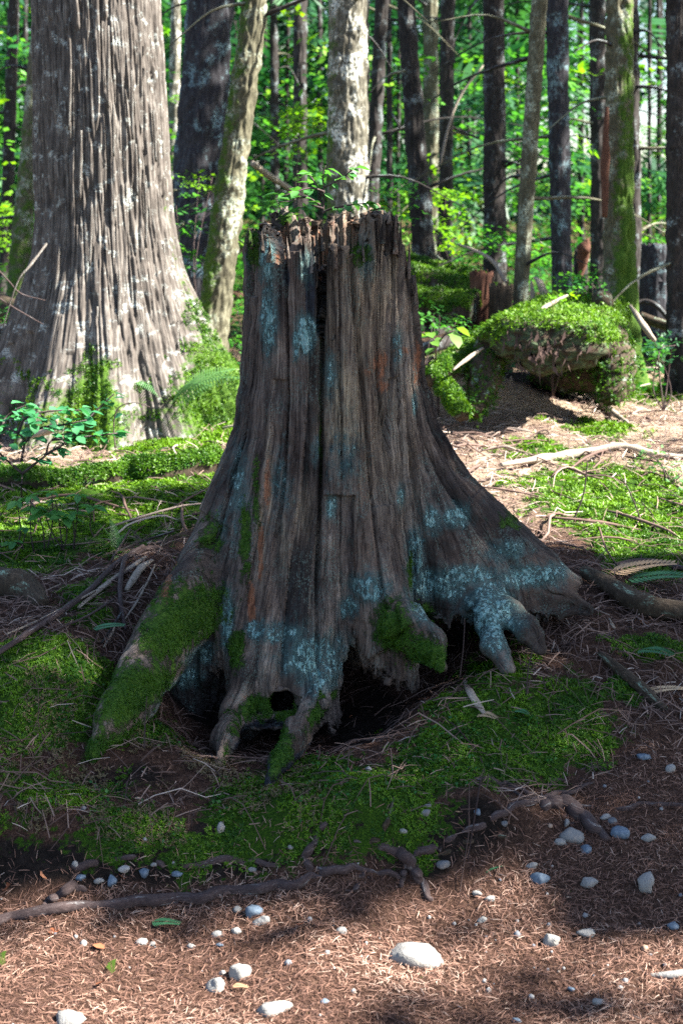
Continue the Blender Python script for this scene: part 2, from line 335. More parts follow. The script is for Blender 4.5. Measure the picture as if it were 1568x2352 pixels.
MOSS = [(a, b, c * 1.12, d * 1.15, e * 1.25) for a, b, c, d, e in MOSS] + [(1020, 1700, 90, 50, 1), (760, 1860, 160, 80, 1.2), (1100, 1740, 120, 60, 1.1), (1240, 1760, 90, 40, .9), (560, 1960, 130, 50, .8), (260, 1960, 130, 50, .7), (130, 1830, 200, 60, .7), (350, 1680, 90, 50, .8), (1000, 1890, 60, 50, .7)]
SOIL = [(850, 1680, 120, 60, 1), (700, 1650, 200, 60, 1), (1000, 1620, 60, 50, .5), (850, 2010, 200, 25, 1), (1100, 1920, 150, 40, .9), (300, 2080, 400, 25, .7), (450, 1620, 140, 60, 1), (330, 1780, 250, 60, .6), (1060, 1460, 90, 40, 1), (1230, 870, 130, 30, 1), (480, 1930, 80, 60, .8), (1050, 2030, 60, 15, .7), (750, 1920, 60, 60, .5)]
def _blobs(L):
    out = []
    for px, py, rx, ry, s in L:
        c = ground_hit(px, py); f = ground_hit(px, py - ry); n_ = ground_hit(px, py + ry)
        out.append((c[0], c[1], rx * mpp(c[1]), max(.06, (f[1] - n_[1]) / 2), s))
    return out
_mb, _sb = _blobs(MOSS), _blobs(SOIL)
def blobfield(B, x, y):
    o = np.zeros(len(x))
    for cx, cy, rx, ry, s in B: o = np.maximum(o, s * np.exp(-((x - cx) / rx) ** 2 - ((y - cy) / ry) ** 2))
    return o
def masks(x, y):
    q = np.stack([x, y, 0 * x], 1); far = sstep(7.5, 10, y)
    m = blobfield(_mb, x, y); m = np.maximum(m, far * (.45 + .5 * fbm(q * .7, 2))); side = sstep(.3, .6, np.abs(x) - .26 * y - .1)
    m = np.maximum(m, side * (1 - far) * (.3 + .7 * fbm(q * 1.5, 2)))
    p = pathness(x, y); m = np.minimum(m, .80) * (1 - .9 * p)
    s = blobfield(_sb, x, y) + .12 * fbm(q * 5, 2)
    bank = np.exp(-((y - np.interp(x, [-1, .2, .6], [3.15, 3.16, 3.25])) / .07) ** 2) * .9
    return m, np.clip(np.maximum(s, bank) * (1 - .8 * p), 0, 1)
ys = np.concatenate([np.linspace(-8, 2.1, 14), np.linspace(2.2, 5.4, 330), 5.4 * (1.0075 ** np.arange(1, 330)), [75, 95, 130, 190, 300]])
us = np.concatenate([[-60, -12, -5, -3], np.linspace(-1.6, 1.6, 330), [3, 5, 12, 60]])
YY, UU = np.meshgrid(ys, us, indexing='ij'); XX = UU * (.62 + .205 * np.clip(YY, 0, None)); x, y = XX.ravel(), YY.ravel()
z = H(x, y); z = np.where(np.abs(x) > 55, H0(x, y), z)
am, asl = masks(x, y)
nu = len(us); ii = np.arange(len(ys) - 1)[:, None] * nu + np.arange(nu - 1)[None]
F = np.stack([ii, ii + 1, ii + nu + 1, ii + nu], 2).reshape(-1, 4)
V = np.stack([x, y, z], 1); fc = V[F].mean(1); onpath = pathness(fc[:, 0], fc[:, 1]) > .5
def sub(F, mask):
    f = F[mask]; u, inv = np.unique(f, return_inverse=True); return u, inv.reshape(f.shape)
for nm_, mk_ in (('forest_floor', ~onpath), ('path', onpath)):
    u, f = sub(F, mk_)
    tag(obj(nm_, mesh(nm_, V[u], f, M_ground, {'moss': am[u], 'soil': asl[u], 'litter_sunlight': np.clip(sstep(4.9, 5.6, y[u]) * sstep(12, 8, y[u]) * (.75 + .5 * fbm(np.stack([x[u], y[u], 0 * x[u]], 1) * 2, 2)), 0, 1)})), kind='structure')  # paler band behind the stump, sun brightness painted into the ground

# ---------------------------------------------------------------- the old stump: an implicit solid turned into a surface
XC, YC = P(755, 900, 4.06)[0], 4.32
def surface_nets(f, org, h):
    s = f < 0; c = np.zeros(tuple(np.array(f.shape) - 1), np.int8)
    for a in (0, 1):
        for b in (0, 1):
            for d in (0, 1): c += s[a:c.shape[0] + a, b:c.shape[1] + b, d:c.shape[2] + d]
    act = np.argwhere((c > 0) & (c < 8)); n = len(act)
    idx = np.full(c.shape, -1, np.int32); idx[tuple(act.T)] = np.arange(n)
    cor = np.array([(a, b, d) for a in (0, 1) for b in (0, 1) for d in (0, 1)])
    v = np.stack([f[tuple((act + q).T)] for q in cor], 1); acc = np.zeros((n, 3)); cnt = np.zeros(n)
    for i in range(8):
        for j in range(i + 1, 8):
            if np.abs(cor[i] - cor[j]).sum() == 1:
                cr = (v[:, i] < 0) != (v[:, j] < 0); t = v[:, i] / (v[:, i] - v[:, j] + 1e-12)
                acc += np.where(cr[:, None], cor[i] + t[:, None] * (cor[j] - cor[i]), 0); cnt += cr
    V = org + h * (act + acc / cnt[:, None]); Q = []
    for ax in range(3):
        sl = [slice(1, -1)] * 3; sl[ax] = slice(0, f.shape[ax] - 1); s2 = list(sl); s2[ax] = slice(1, f.shape[ax])
        a, b = s[tuple(sl)], s[tuple(s2)]; e = np.argwhere(a != b); flip = a[tuple(e.T)]
        o = np.ones(3, int); o[ax] = 0; e = e + o; b1, b2 = [(1, 2), (2, 0), (0, 1)][ax]
        d1 = np.zeros(3, int); d1[b1] = 1; d2 = np.zeros(3, int); d2[b2] = 1
        q = np.stack([idx[tuple((e - d1 - d2).T)], idx[tuple((e - d2).T)], idx[tuple(e.T)], idx[tuple((e - d1).T)]], 1)
        q[~flip] = q[~flip][:, ::-1]; Q.append(q)
    Q = np.concatenate(Q); return V, Q[(Q >= 0).all(1)]
def vnormals(V, F):
    a = V[F]; n = np.cross(a[:, 2] - a[:, 0], a[:, 3] - a[:, 1]) if F.shape[1] == 4 else np.cross(a[:, 1] - a[:, 0], a[:, 2] - a[:, 0])
    N = np.zeros_like(V)
    for k_ in range(F.shape[1]):
        for d in range(3): N[:, d] += np.bincount(F[:, k_], n[:, d], len(V))
    return N / (np.linalg.norm(N, axis=1)[:, None] + 1e-12)
def subdivide(V, F):
    e = np.sort(np.concatenate([F[:, [i, (i + 1) % 4]] for i in range(4)]), 1)
    u, inv = np.unique(e, axis=0, return_inverse=True); inv = inv.reshape(4, -1) + len(V); c = len(V) + len(u) + np.arange(len(F))
    V2 = np.concatenate([V, V[u].mean(1), V[F].mean(1)])
    return V2, np.concatenate([np.stack([F[:, i], inv[i], c, inv[i - 1]], 1) for i in range(4)])

h = .0075; lo = np.array([-.86, 3.32, -.02]); hi = np.array([.82, 4.95, 1.74])
gx, gy, gz = [np.arange(a, b, h) for a, b in zip(lo, hi)]
X2, Y2 = np.meshgrid(gx, gy, indexing='ij'); rho = np.hypot(X2 - XC, Y2 - YC); th = np.arctan2(X2 - XC, YC - Y2); deg = np.degrees(th)
flat2 = lambda a: a.ravel()
q2 = np.stack([X2.ravel(), Y2.ravel(), 0 * X2.ravel()], 1)
zk = [0, .1, .25, .4, .54, .68, .81, .94, 1.1, 1.3, 1.6]
R0 = [.30, .30, .30, .30, .297, .288, .275, .264, .254, .25, .246]
LOBES = [(-68, 27, [.18, .24, .27, .265, .205, .135, .085, .035, .012, 0, 0]), (88, 23, [.5, .5, .49, .46, .41, .275, .16, .075, .03, .008, 0]),
         (-17, 25, [.15, .16, .15, .11, .065, .03, .01, 0, 0, 0, 0]), (31, 13, [.12, .15, .155, .13, .085, .04, .015, .005, 0, 0, 0]),
         (14, 6, [-.04, -.05, -.05, -.045, -.03, -.012, 0, 0, 0, 0, 0]), (56, 9, [-.06, -.06, -.06, -.05, -.035, -.02, -.008, 0, 0, 0, 0]), (-51, 8, [-.04, -.05, -.05, -.045, -.03, -.015, -.005, 0, 0, 0, 0]),
         (150, 26, [.25, .25, .22, .17, .11, .06, .03, .01, 0, 0, 0]), (-140, 24, [.25, .25, .22, .16, .1, .06, .03, .01, 0, 0, 0]), (-85, 9, [0, 0, 0, 0, 0, .0, .008, .006, .002, .004, .006]), (52, 10, [0, 0, 0, 0, 0, 0, 0, .002, .008, .016, .012])]
gauss = [np.exp(-(((deg - c + 180) % 360 - 180) / w) ** 2) for c, w, _ in LOBES]
def zof(py, Y): return P(784, py, Y)[2]
def px_of(xw, Y): return 784 + xw / mpp(Y, 1.4)
FR = [(540, 545), (558, 535), (575, 526), (598, 520), (612, 566), (630, 606), (645, 575), (665, 553), (690, 560), (718, 574), (730, 606), (737, 640), (745, 577), (765, 572), (800, 566), (815, 580), (832, 562), (846, 522), (860, 500), (884, 488), (890, 505), (894, 590), (900, 590), (905, 512), (918, 500), (926, 560), (940, 566), (949, 600), (954, 640), (975, 650)]
BK = [(540, 545), (590, 520), (600, 508), (630, 478), (645, 466), (656, 490), (665, 524), (690, 503), (722, 494), (735, 515), (760, 482), (800, 486), (830, 482), (836, 505), (850, 488), (870, 484), (900, 500), (918, 510), (935, 560), (950, 630), (975, 650)]
Yf = YC - .25 * np.maximum(0, np.cos(th))
fx = px_of(X2, Yf.clip(4.0)); zf = np.array([zof(b, 4.08) for _, b in FR]); zb_ = np.array([zof(b, 4.55) for _, b in BK])
xi = 784 + (XC + .262 * np.sin(th)) / mpp(4.1, 1.4)
ztop = np.where(np.cos(th) > 0, np.interp(xi, [a for a, _ in FR], zf), np.interp(784 + (XC + .262 * np.sin(th)) / mpp(4.5, 1.4), [a for a, _ in BK], zb_))
jag = np.abs(perlin(np.stack([np.cos(th).ravel() * 11, np.sin(th).ravel() * 11, rho.ravel() * 8], 1))).reshape(th.shape); jag2 = perlin(q2 * 75).reshape(th.shape)
h1 = lambda n_, s_: np.modf(np.abs(np.sin(np.floor(th * .26 * n_ + .8 * perlin(np.stack([th.ravel() * 7, rho.ravel() * 20 + s_, 0 * th.ravel()], 1)).reshape(th.shape)) * 12.9898 + s_)) * 43758.5)[0] - .5
ztop = ztop - .010 + .050 * h1(34, 1.3) + .034 * h1(85, 2.7) - .012 * jag + .010 * jag2 - .5 * np.clip(.235 - rho, 0, .06)
zbd = [-180, -110, -85, -72, -60, -54, -49, -45, -39, -30, -20, -12, -5, 2, 6, 9, 13, 17, 20, 24, 36, 42, 48, 56, 66, 80, 100, 130, 180]
zbv = [.25, .2, .14, .10, .10, .20, .31, .30, .13, .11, .17, .21, .17, .13, .16, .28, .37, .375, .31, .275, .25, .29, .37, .405, .40, .395, .40, .25, .25]
zbot = np.interp(deg, zbd, zbv) + (.026 * fbm(q2 * 16, 3) - .035 * np.clip(1 - 4 * np.abs(perlin(q2 * 30)), 0, 1)).reshape(deg.shape) - .22 * np.clip(rho - .40, 0, .4) * np.exp(-((deg + 62) / 20) ** 2) + .05 * np.clip(rho - .55, 0, .3) * (deg > 60)
rot = (.03 * fbm(q2 * 30, 2)).reshape(deg.shape)
f = np.empty((len(gx), len(gy), len(gz)), np.float32)
tc = R(-5.2)
for k_, zz in enumerate(gz):
    r = np.interp(zz, zk, R0) + sum(np.interp(zz, zk, a) * g for (_, _, a), g in zip(LOBES, gauss))
    s = (rho - r) * .75
    s = np.maximum(s, (zz - ztop) * .55)
    bot = (zbot - zz) * .8
    s = -.015 * np.logaddexp(-s / .015, -s / .015 * 0 - 60) if False else s
    kk = .008; hh = np.clip(.5 - .5 * (s - bot) / kk, 0, 1); s = s * (1 - hh) + bot * hh + kk * hh * (1 - hh)
    if zz > 1.3:
        s = np.maximum(s, -np.maximum(rho - (r - .055 - .035 * jag), (1.37 + .06 * jag2 + .05 * np.cos(th) - zz)))
    w = np.interp(zz, [.5, .9, 1.15, 1.3, 1.42, 1.6], [.007, .007, .007, .009, .013, .018])
    s = np.maximum(s, -np.maximum(np.abs((th - tc - .012 * math.sin(zz * 9)) * rho) - w / 2, r - np.interp(zz, [1.22, 1.30, 1.36, 1.45], [-.01, .03, .08, .13]) - rho))
    f[:, :, k_] = s
def capsule(pts, rad, sy=1.0, k_=.03, cut=False):
    pts = np.array(pts)
    for a, b, ra, rb in zip(pts[:-1], pts[1:], rad[:-1], rad[1:]):
        m = max(ra, rb) * max(1, 1 / sy) + .05; l = np.minimum(a, b) - m; u = np.maximum(a, b) + m
        i0 = np.clip(((l - lo) / h).astype(int), 0, f.shape); i1 = np.clip(((u - lo) / h).astype(int) + 1, 0, f.shape)
        if (i1 <= i0).any(): continue
        A = np.stack(np.meshgrid(gx[i0[0]:i1[0]], gy[i0[1]:i1[1]], gz[i0[2]:i1[2]], indexing='ij'), -1)
        ab = b - a; t = np.clip(((A - a) @ ab) / (ab @ ab), 0, 1); d = A - (a + t[..., None] * ab)
        if sy != 1: 
            sd = np.array([ab[1], -ab[0], 0]); sd /= np.linalg.norm(sd) + 1e-9; dn = d @ sd; d = d + (dn * (1 / sy - 1))[..., None] * sd
        sd_ = (np.linalg.norm(d, axis=-1) - (ra + (rb - ra) * t)) * (sy if sy < 1 else 1)
        B = f[i0[0]:i1[0], i0[1]:i1[1], i0[2]:i1[2]]
        if cut: B[...] = np.maximum(B, -sd_)
        else:
            hh = np.clip(.5 + .5 * (B - sd_) / k_, 0, 1); B[...] = B * (1 - hh) + sd_ * hh - k_ * hh * (1 - hh)
ROOTS = {
    'left': ([P(470, 1290, 4.13), P(425, 1400, 4.0), P(370, 1490, 3.89), P(315, 1580, 3.75), P(262, 1655, 3.61), P(218, 1722, 3.50)], [.10, .115, .11, .09, .062, .035], .55),
    'prong_a': ([P(562, 1540, 3.95), P(545, 1640, 3.88), P(522, 1700, 3.72), P(500, 1778, 3.56)], [.045, .044, .040, .026], .8),
    'prong_b': ([P(735, 1570, 3.94), P(715, 1640, 3.84), P(680, 1700, 3.70), P(645, 1750, 3.56), P(616, 1800, 3.44)], [.05, .046, .048, .036, .022], .8),
    'bridge': ([P(550, 1650, 3.85), P(610, 1662, 3.86), P(690, 1650, 3.88)], [.022, .018, .02], 1.),
    'tip': ([P(930, 1430, 3.93), P(975, 1480, 3.87), P(1012, 1530, 3.82)], [.07, .05, .018], .8),
    'crotch': ([P(1100, 1350, 4.2), P(1115, 1420, 4.07), P(1135, 1480, 3.98), P(1165, 1535, 3.92)], [.06, .042, .032, .018], 1.),
    'crotch2': ([P(1115, 1385, 4.14), P(1165, 1410, 4.08), P(1210, 1445, 4.02), P(1240, 1490, 3.99)], [.045, .038, .036, .02], 1.),
    'under': ([P(1120, 1350, 4.25), P(1200, 1360, 4.24), P(1290, 1378, 4.22), P(1345, 1400, 4.2)], [.05, .046, .04, .025], 1.),
    'right': ([P(1150, 1270, 4.28), P(1240, 1310, 4.27), P(1325, 1338, 4.24)], [.09, .06, .02], 1.)}
for nm_, (pts, rad, sy) in ROOTS.items(): capsule(pts, rad, sy)
capsule([P(585, 1632, 3.86), P(640, 1612, 3.87), P(690, 1628, 3.86), P(735, 1612, 3.88)], [.024, .032, .03, .018], 1., cut=True); capsule([P(640, 1615, 3.85), P(650, 1600, 4.1)], [.03, .05], 1., cut=True)
capsule([P(570, 1760, 3.64), P(620, 1705, 3.76), P(668, 1680, 3.86)], [.026, .030, .018], 1., cut=True); capsule([P(615, 1705, 3.75), P(620, 1700, 4.1)], [.032, .05], 1., cut=True)
capsule([P(1040, 1420, 4.0), P(1085, 1425, 4.1)], [.035, .03], 1., cut=True)
capsule([P(1170, 1470, 3.93), P(1200, 1490, 3.95)], [.025, .03], 1., cut=True)
V, F = surface_nets(f, lo, h); del f
# keep only the largest connected piece
par = np.arange(len(V))
e = np.concatenate([F[:, [0, 1]], F[:, [1, 2]], F[:, [2, 3]]])
for _ in range(400):
    m = np.minimum(par[e[:, 0]], par[e[:, 1]]); old = par.copy(); np.minimum.at(par, e[:, 0], m); np.minimum.at(par, e[:, 1], m); par = par[par]
    if (old == par).all(): break
big = np.bincount(par).argmax(); u, F = sub(F, (par[F] == big).all(1)); V = V[u]
# drop the buried and far side at coarse detail: subdivide only faces that look out towards the path side
V, F = subdivide(V, F)
N = vnormals(V, F)
rho = np.hypot(V[:, 0] - XC, V[:, 1] - YC); th = np.arctan2(V[:, 0] - XC, YC - V[:, 1]); RR = .27
swirl = .03 * perlin(np.stack([th * 2, V[:, 2] * 1.5, 0 * th], 1))
tw = th + swirl
grain = np.stack([RR * np.cos(tw), RR * np.sin(tw), V[:, 2] - .9 * np.clip(rho - .26, 0, 1)], 1)
st = np.array([1, 1, .06]); gs = grain * st
fis = np.abs(perlin(gs * np.array([1, 1, .7]) * 15)); fis2 = np.abs(perlin(gs * 60 + 9)); fine = perlin(gs * 150 + 4)
cell = np.floor(tw * RR * 15 + .9 * perlin(grain * np.array([9, 9, 1.2])))
chunk = np.floor(grain[:, 2] * 1.3 + 3 * np.modf(np.abs(np.sin(cell * 12.9898)) * 43758.5)[0])
slab = np.modf(np.abs(np.sin(cell * 78.233 + chunk * 37.7)) * 43758.5)[0] - .5
side = sstep(.95, .5, np.abs(N[:, 2])); out = ((N[:, 0] * (V[:, 0] - XC) + N[:, 1] * (V[:, 1] - YC)) > 0).astype(float)
big_ = fbm(V * 9, 2)
amp = side * (.55 + .45 * out) * np.interp(V[:, 2], [.2, .5, .9], [.8, .9, 1.])
disp = amp * (-.026 * np.clip(1 - fis * 9, 0, 1) - .0045 * np.clip(1 - fis2 * 6., 0, 1) + .0022 * fine + .020 * slab) + (.008 + .006 * (V[:, 2] < .42)) * big_ + .0025 * perlin(V * 45) + .006 * sstep(.45, .25, V[:, 2]) * perlin(grain * np.array([70, 70, 9.])) - .030 * amp * np.exp(-(((th + R(5.2) + .012 * perlin(V * np.array([0, 0, 9.]))) * rho) / .0058) ** 2) * sstep(.45, .6, V[:, 2]) * (V[:, 2] < 1.38)
V = V + N * disp[:, None]
N = vnormals(V, F)
def sblob(L):
    o = np.zeros(len(V)); fr = np.clip(-N[:, 1] * 3 + 1.2, 0, 1)
    for px, py, rx, ry, s in L:
        c = P(px, py, 4.0); k_ = mpp(4.0, 1.); o = np.maximum(o, s * np.exp(-((V[:, 0] - c[0]) / (rx * k_)) ** 2 - ((V[:, 2] - c[2]) / (ry * k_)) ** 2) * fr)
    return o
lich = sblob([(612, 745, 18, 75, 1.3), (700, 775, 22, 45, 1.4), (680, 790, 10, 40, 1.2), (607, 600, 24, 55, .9), (560, 600, 15, 40, .6), (725, 1040, 12, 40, .6), (760, 1170, 14, 30, .9), (590, 1440, 30, 22, 1), (720, 1490, 80, 50, 1), (640, 1440, 80, 30, .7),
              (745, 1530, 60, 40, .8), (800, 1400, 25, 30, .9), (850, 1350, 50, 40, .9), (960, 1300, 25, 70, 1), (1010, 1370, 80, 40, 1), (1090, 1350, 70, 30, .9), (1000, 1220, 30, 40, .7), (1060, 1215, 40, 30, .9), (925, 1160, 10, 30, .9),
              (960, 950, 8, 25, 1), (760, 870, 25, 60, .6), (1240, 1360, 100, 30, 1), (1130, 1420, 60, 70, 1.1), (520, 1430, 20, 80, 1), (545, 1150, 30, 130, .6), (500, 1230, 25, 60, .5), (790, 1050, 40, 80, .5), (640, 1120, 30, 80, .5), (700, 620, 20, 40, .6), (840, 600, 20, 50, .6), (920, 800, 15, 60, .6), (420, 1560, 40, 40, .8), (460, 1500, 30, 40, .8), (1180, 1300, 60, 25, .7)])
moss = sblob([(430, 1400, 100, 80, 1), (350, 1500, 80, 60, 1), (300, 1600, 70, 70, .9), (560, 1250, 20, 100, .8), (585, 1150, 12, 120, .6), (900, 1430, 50, 70, 1), (970, 1470, 55, 55, 1.1), (545, 1480, 25, 50, .9), (600, 1590, 60, 25, .9), (660, 1600, 30, 25, .9),
              (740, 1585, 40, 25, .8), (570, 570, 22, 70, .8), (640, 500, 25, 20, .7), (830, 590, 30, 30, .7), (1200, 1240, 60, 25, .55), (640, 1750, 40, 50, .8), (700, 1720, 20, 50, .6), (945, 1330, 15, 60, .6), (540, 1660, 20, 60, .6), (230, 1700, 40, 40, .8), (735, 980, 6, 250, .5), (480, 1250, 40, 60, .6)])
bare = sblob([(880, 850, 34, 50, .9), (930, 820, 50, 15, .9), (968, 860, 14, 70, 1), (880, 900, 25, 25, .8), (612, 1130, 9, 90, 1.3), (597, 1260, 9, 90, 1.3), (578, 1390, 12, 70, 1.3), (392, 1340, 18, 40, 1), (345, 1490, 10, 10, .8), (628, 600, 12, 22, 1.2), (560, 1560, 20, 30, .5), (945, 620, 8, 60, .6), (525, 1640, 12, 60, .6)])
bare = np.maximum(bare * .8, (V[:, 2] > 1.36) * ((rho < .2) * .45))
pale = sblob([(835, 700, 90, 260, .42), (880, 1000, 60, 200, .25), (940, 1050, 40, 200, .2), (614, 1120, 8, 90, 1), (598, 1240, 8, 70, 1), (790, 920, 45, 100, .9), (790, 1000, 45, 45, .9), (830, 760, 30, 120, .5), (905, 640, 25, 120, .55), (870, 560, 30, 60, .4), (690, 1180, 30, 60, .3), (650, 1250, 15, 60, .4), (790, 640, 40, 80, .35)])
burnt = sblob([(665, 660, 60, 130, .30), (600, 900, 40, 160, .2), (690, 900, 40, 120, .2), (800, 1250, 40, 200, .12), (712, 700, 13, 120, 1.1), (655, 640, 12, 40, .8), (800, 1080, 22, 40, .7), (740, 700, 6, 120, .6), (600, 800, 15, 40, .5), (630, 1620, 70, 14, 1), (570, 1630, 20, 25, .8), (690, 1630, 40, 14, .8)])

h3 = lambda s_: np.modf(np.abs(np.sin(cell * 39.34 + s_)) * 43758.5)[0]
tone = np.clip(h3(1.1) * .6 + .75 * fbm(grain * np.array([9, 9, 2.2]) + h3(9.1)[:, None] * 5, 3) + .2, 0, 1); warm = np.clip(h3(5.7) + .4 * fbm(V * 5, 2), 0, 1)
k = NT('stump_wood'); g = k.attr('grain', True)
n1 = k.noise(k.map(g, (1, 1, .06)), 130, 9, .78); n5 = k.noise(k.map(g, (1, 1, .035)), 55, 3, .6); ck = k.math('SUBTRACT', 1., k.step(k.math('ABSOLUTE', k.math('SUBTRACT', n5, .5)), .0, .018)); n2 = k.noise(k.map(g, (1, 1, .25)), 11, 5, .65); n3 = k.noise(k.map(g, (1, 1, .03)), 34, 3, .5)
t = k.math('ADD', k.math('MULTIPLY', n1, .55), k.math('MULTIPLY_ADD', n2, .45, k.math('MULTIPLY_ADD', n3, .25, -.125)))
c = k.ramp(t, [(.33, (.009, .0075, .0075)), (.45, (.058, .047, .043)), (.55, (.145, .118, .102)), (.67, (.38, .32, .265))])
ps = k.map(k.pos(), (1, 1, .6)); c = k.mix(k.math('MULTIPLY', k.attr('warm'), .52), c, k.ramp(t, [(.30, (.022, .011, .008)), (.46, (.085, .046, .030)), (.56, (.17, .10, .065)), (.70, (.33, .23, .16))])); c = k.mix(k.step(k.attr('tone'), .48, .16), c, k.ramp(t, [(.35, (.008, .007, .007)), (.6, (.045, .036, .034)), (.75, (.11, .09, .085))])); sp = k.noise(ps, 190, 3, .7); vo = k.noise(ps, 42, 6, .8)
pl = k.math('MULTIPLY', k.attr('pale'), k.step(n1, .35, .6)); c = k.mix(pl, c, k.ramp(n1, [(.3, (.12, .09, .055)), (.55, (.36, .29, .19)), (.75, (.55, .47, .34))]))
br = k.math('MULTIPLY', k.step(k.math('ADD', k.attr('bare'), k.math('MULTIPLY_ADD', k.noise(k.map(g, (1, 1, .3)), 40, 6, .8), 2.4, -1.2)), .42, .75), .8); c = k.mix(br, c, k.ramp(n1, [(.3, (.10, .035, .018)), (.55, (.30, .12, .06)), (.75, (.50, .26, .15))]))
bu = k.step(k.math('ADD', k.attr('burnt'), k.math('MULTIPLY_ADD', n1, 1.6, -.8)), .40, .70); c = k.mix(bu, c, k.ramp(n1, [(.35, (.008, .008, .010)), (.75, (.05, .055, .07))]))
lf = vo
lk = k.step(k.math('ADD', k.attr('lichen'), k.math('MULTIPLY_ADD', lf, 2.6, -1.3)), .42, .70); fl = k.step(k.math('ADD', k.attr('lichen'), k.math('MULTIPLY_ADD', lf, 1.6, -.8)), .05, .6); c = k.mix(k.math('MULTIPLY', fl, .65), c, k.ramp(n1, [(.35, (.020, .055, .058)), (.65, (.10, .185, .185))])); lk = k.math('MULTIPLY', lk, k.math('MAXIMUM', k.step(k.noise(ps, 75, 7, .8), .47, .51), k.step(k.math('ADD', k.attr('lichen'), k.math('MULTIPLY_ADD', lf, 2.6, -1.3)), .9, 1.3)))
lk2 = k.math('MULTIPLY', k.step(k.noise(ps, 10, 5, .7), .50, .62), k.step(k.noise(ps, 260, 2, .5), .50, .62))
c = k.mix(k.math('MULTIPLY', lk2, .45), c, (.17, .25, .22))
c = k.mix(lk, c, k.ramp(k.math('MULTIPLY_ADD', sp, .6, k.math('MULTIPLY', lf, .5)), [(.3, (.06, .17, .175)), (.55, (.19, .36, .36)), (.8, (.55, .72, .70))]))
mk = k.step(k.math('ADD', k.attr('moss'), k.math('MULTIPLY_ADD', lf, 2.2, -1.1)), .32, .60)
c = k.mix(mk, c, k.ramp(k.noise(g, 190, 4, .7), [(.3, (.014, .038, .006)), (.52, (.040, .095, .012)), (.75, (.11, .17, .03))]))
hh = k.math('ADD', k.math('ADD', k.math('MULTIPLY_ADD', ck, -.9, n1), k.math('MULTIPLY', n3, .6)), k.math('MULTIPLY', k.math('MAXIMUM', lk, mk), k.math('MULTIPLY_ADD', sp, .9, .3)))
M_stump = k.surf(c, .88, k.bump(hh, .9, .0075), .15)

stump = empty('tree_stump', (XC, YC, .2), 'big weathered cedar stump with a jagged top, blue green lichen and spreading roots', 'stump')
A = {'grain': grain, 'lichen': lich, 'moss': moss, 'bare': bare, 'pale': pale, 'burnt': burnt, 'tone': tone, 'warm': warm}
fc = V[F].mean(1); best = np.full(len(fc), -1)
for i, (nm_, (pts, rad, sy)) in enumerate(ROOTS.items()):
    pts = np.array(pts); d = np.full(len(fc), 9.)
    for a, b, ra, rb in zip(pts[:-1], pts[1:], rad[:-1], rad[1:]):
        ab = b - a; t_ = np.clip(((fc - a) @ ab) / (ab @ ab), 0, 1); d = np.minimum(d, np.linalg.norm(fc - a - t_[:, None] * ab, axis=1) - (ra + (rb - ra) * t_) * 1.0 - .012)
    best[d < 0] = i
dgf = np.degrees(np.arctan2(fc[:, 0] - XC, YC - fc[:, 1])); rf = np.hypot(fc[:, 0] - XC, fc[:, 1] - YC)
lob = (rf > .36) & (best < 0)
best[lob & (dgf < -44)] = 0; best[lob & (dgf > 62) & (fc[:, 2] > .3)] = 8; best[lob & (dgf > 18) & (dgf < 50)] = 4
names = list(ROOTS); merge = {0: 'a', 1: 'b', 2: 'c', 3: 'b', 4: 'd', 5: 'e', 6: 'e', 7: 'f', 8: 'g'}
code = np.array([ord(merge.get(b, ' ')) for b in range(-1, 9)])[best + 1]
RL = {'a': 'long mossy root running down to the path on its left', 'b': 'broken rotten root prong hanging straight down', 'c': 'rotten root prong slanting towards the bank', 'd': 'mossy blunt root pointing at the bank', 'e': 'teal forked root standing under the right flare', 'f': 'teal root lying under the right flare', 'g': 'wide root flare ending in a ragged tip'}
for cc in [' '] + list('abcdefg'):
    m_ = code == ord(cc)
    if not m_.any(): continue
    u, ff = sub(F, m_); o = part('trunk' if cc == ' ' else 'root', V[u], ff, M_stump, stump, {a: b[u] for a, b in A.items()})
    if cc in RL: o['label'] = RL[cc]

# splintered slats round the broken rim, each a part of its own
def splinter(xw, yw, zt, w, d, L, seed, lean=(0, 0)):
    rs = np.random.default_rng(seed); n = 5; T = []
    for i in range(n):
        t_ = i / (n - 1); ww = w * 1.15 * (1 - .8 * t_ ** 2) * rs.uniform(.75, 1.2); dd = d * 1.2 * (1 - .6 * t_) ; zz = zt - L + L * t_
        ox = xw + lean[0] * t_ + rs.normal() * w * .10; oy = yw + lean[1] * t_ + rs.normal() * d * .1
        T += [(ox - ww / 2, oy - dd / 2, zz), (ox + ww / 2, oy - dd / 2 * rs.uniform(.6, 1.1), zz + rs.normal() * .003), (ox + ww / 2, oy + dd / 2, zz), (ox - ww / 2, oy + dd / 2, zz)]
    T = np.array(T); T[-4:, 2] += np.array([.012, -.01, 0, .02]) * rs.uniform(.5, 1.5)
    i = np.arange(n - 1)[:, None] * 4; j = np.arange(4)[None]; Fq = np.stack([i + j, i + (j + 1) % 4, i + 4 + (j + 1) % 4, i + 4 + j], 2).reshape(-1, 4)
    return T, np.vstack([Fq, [[4 * n - 4, 4 * n - 3, 4 * n - 2, 4 * n - 1]]])
rs = np.random.default_rng(11)
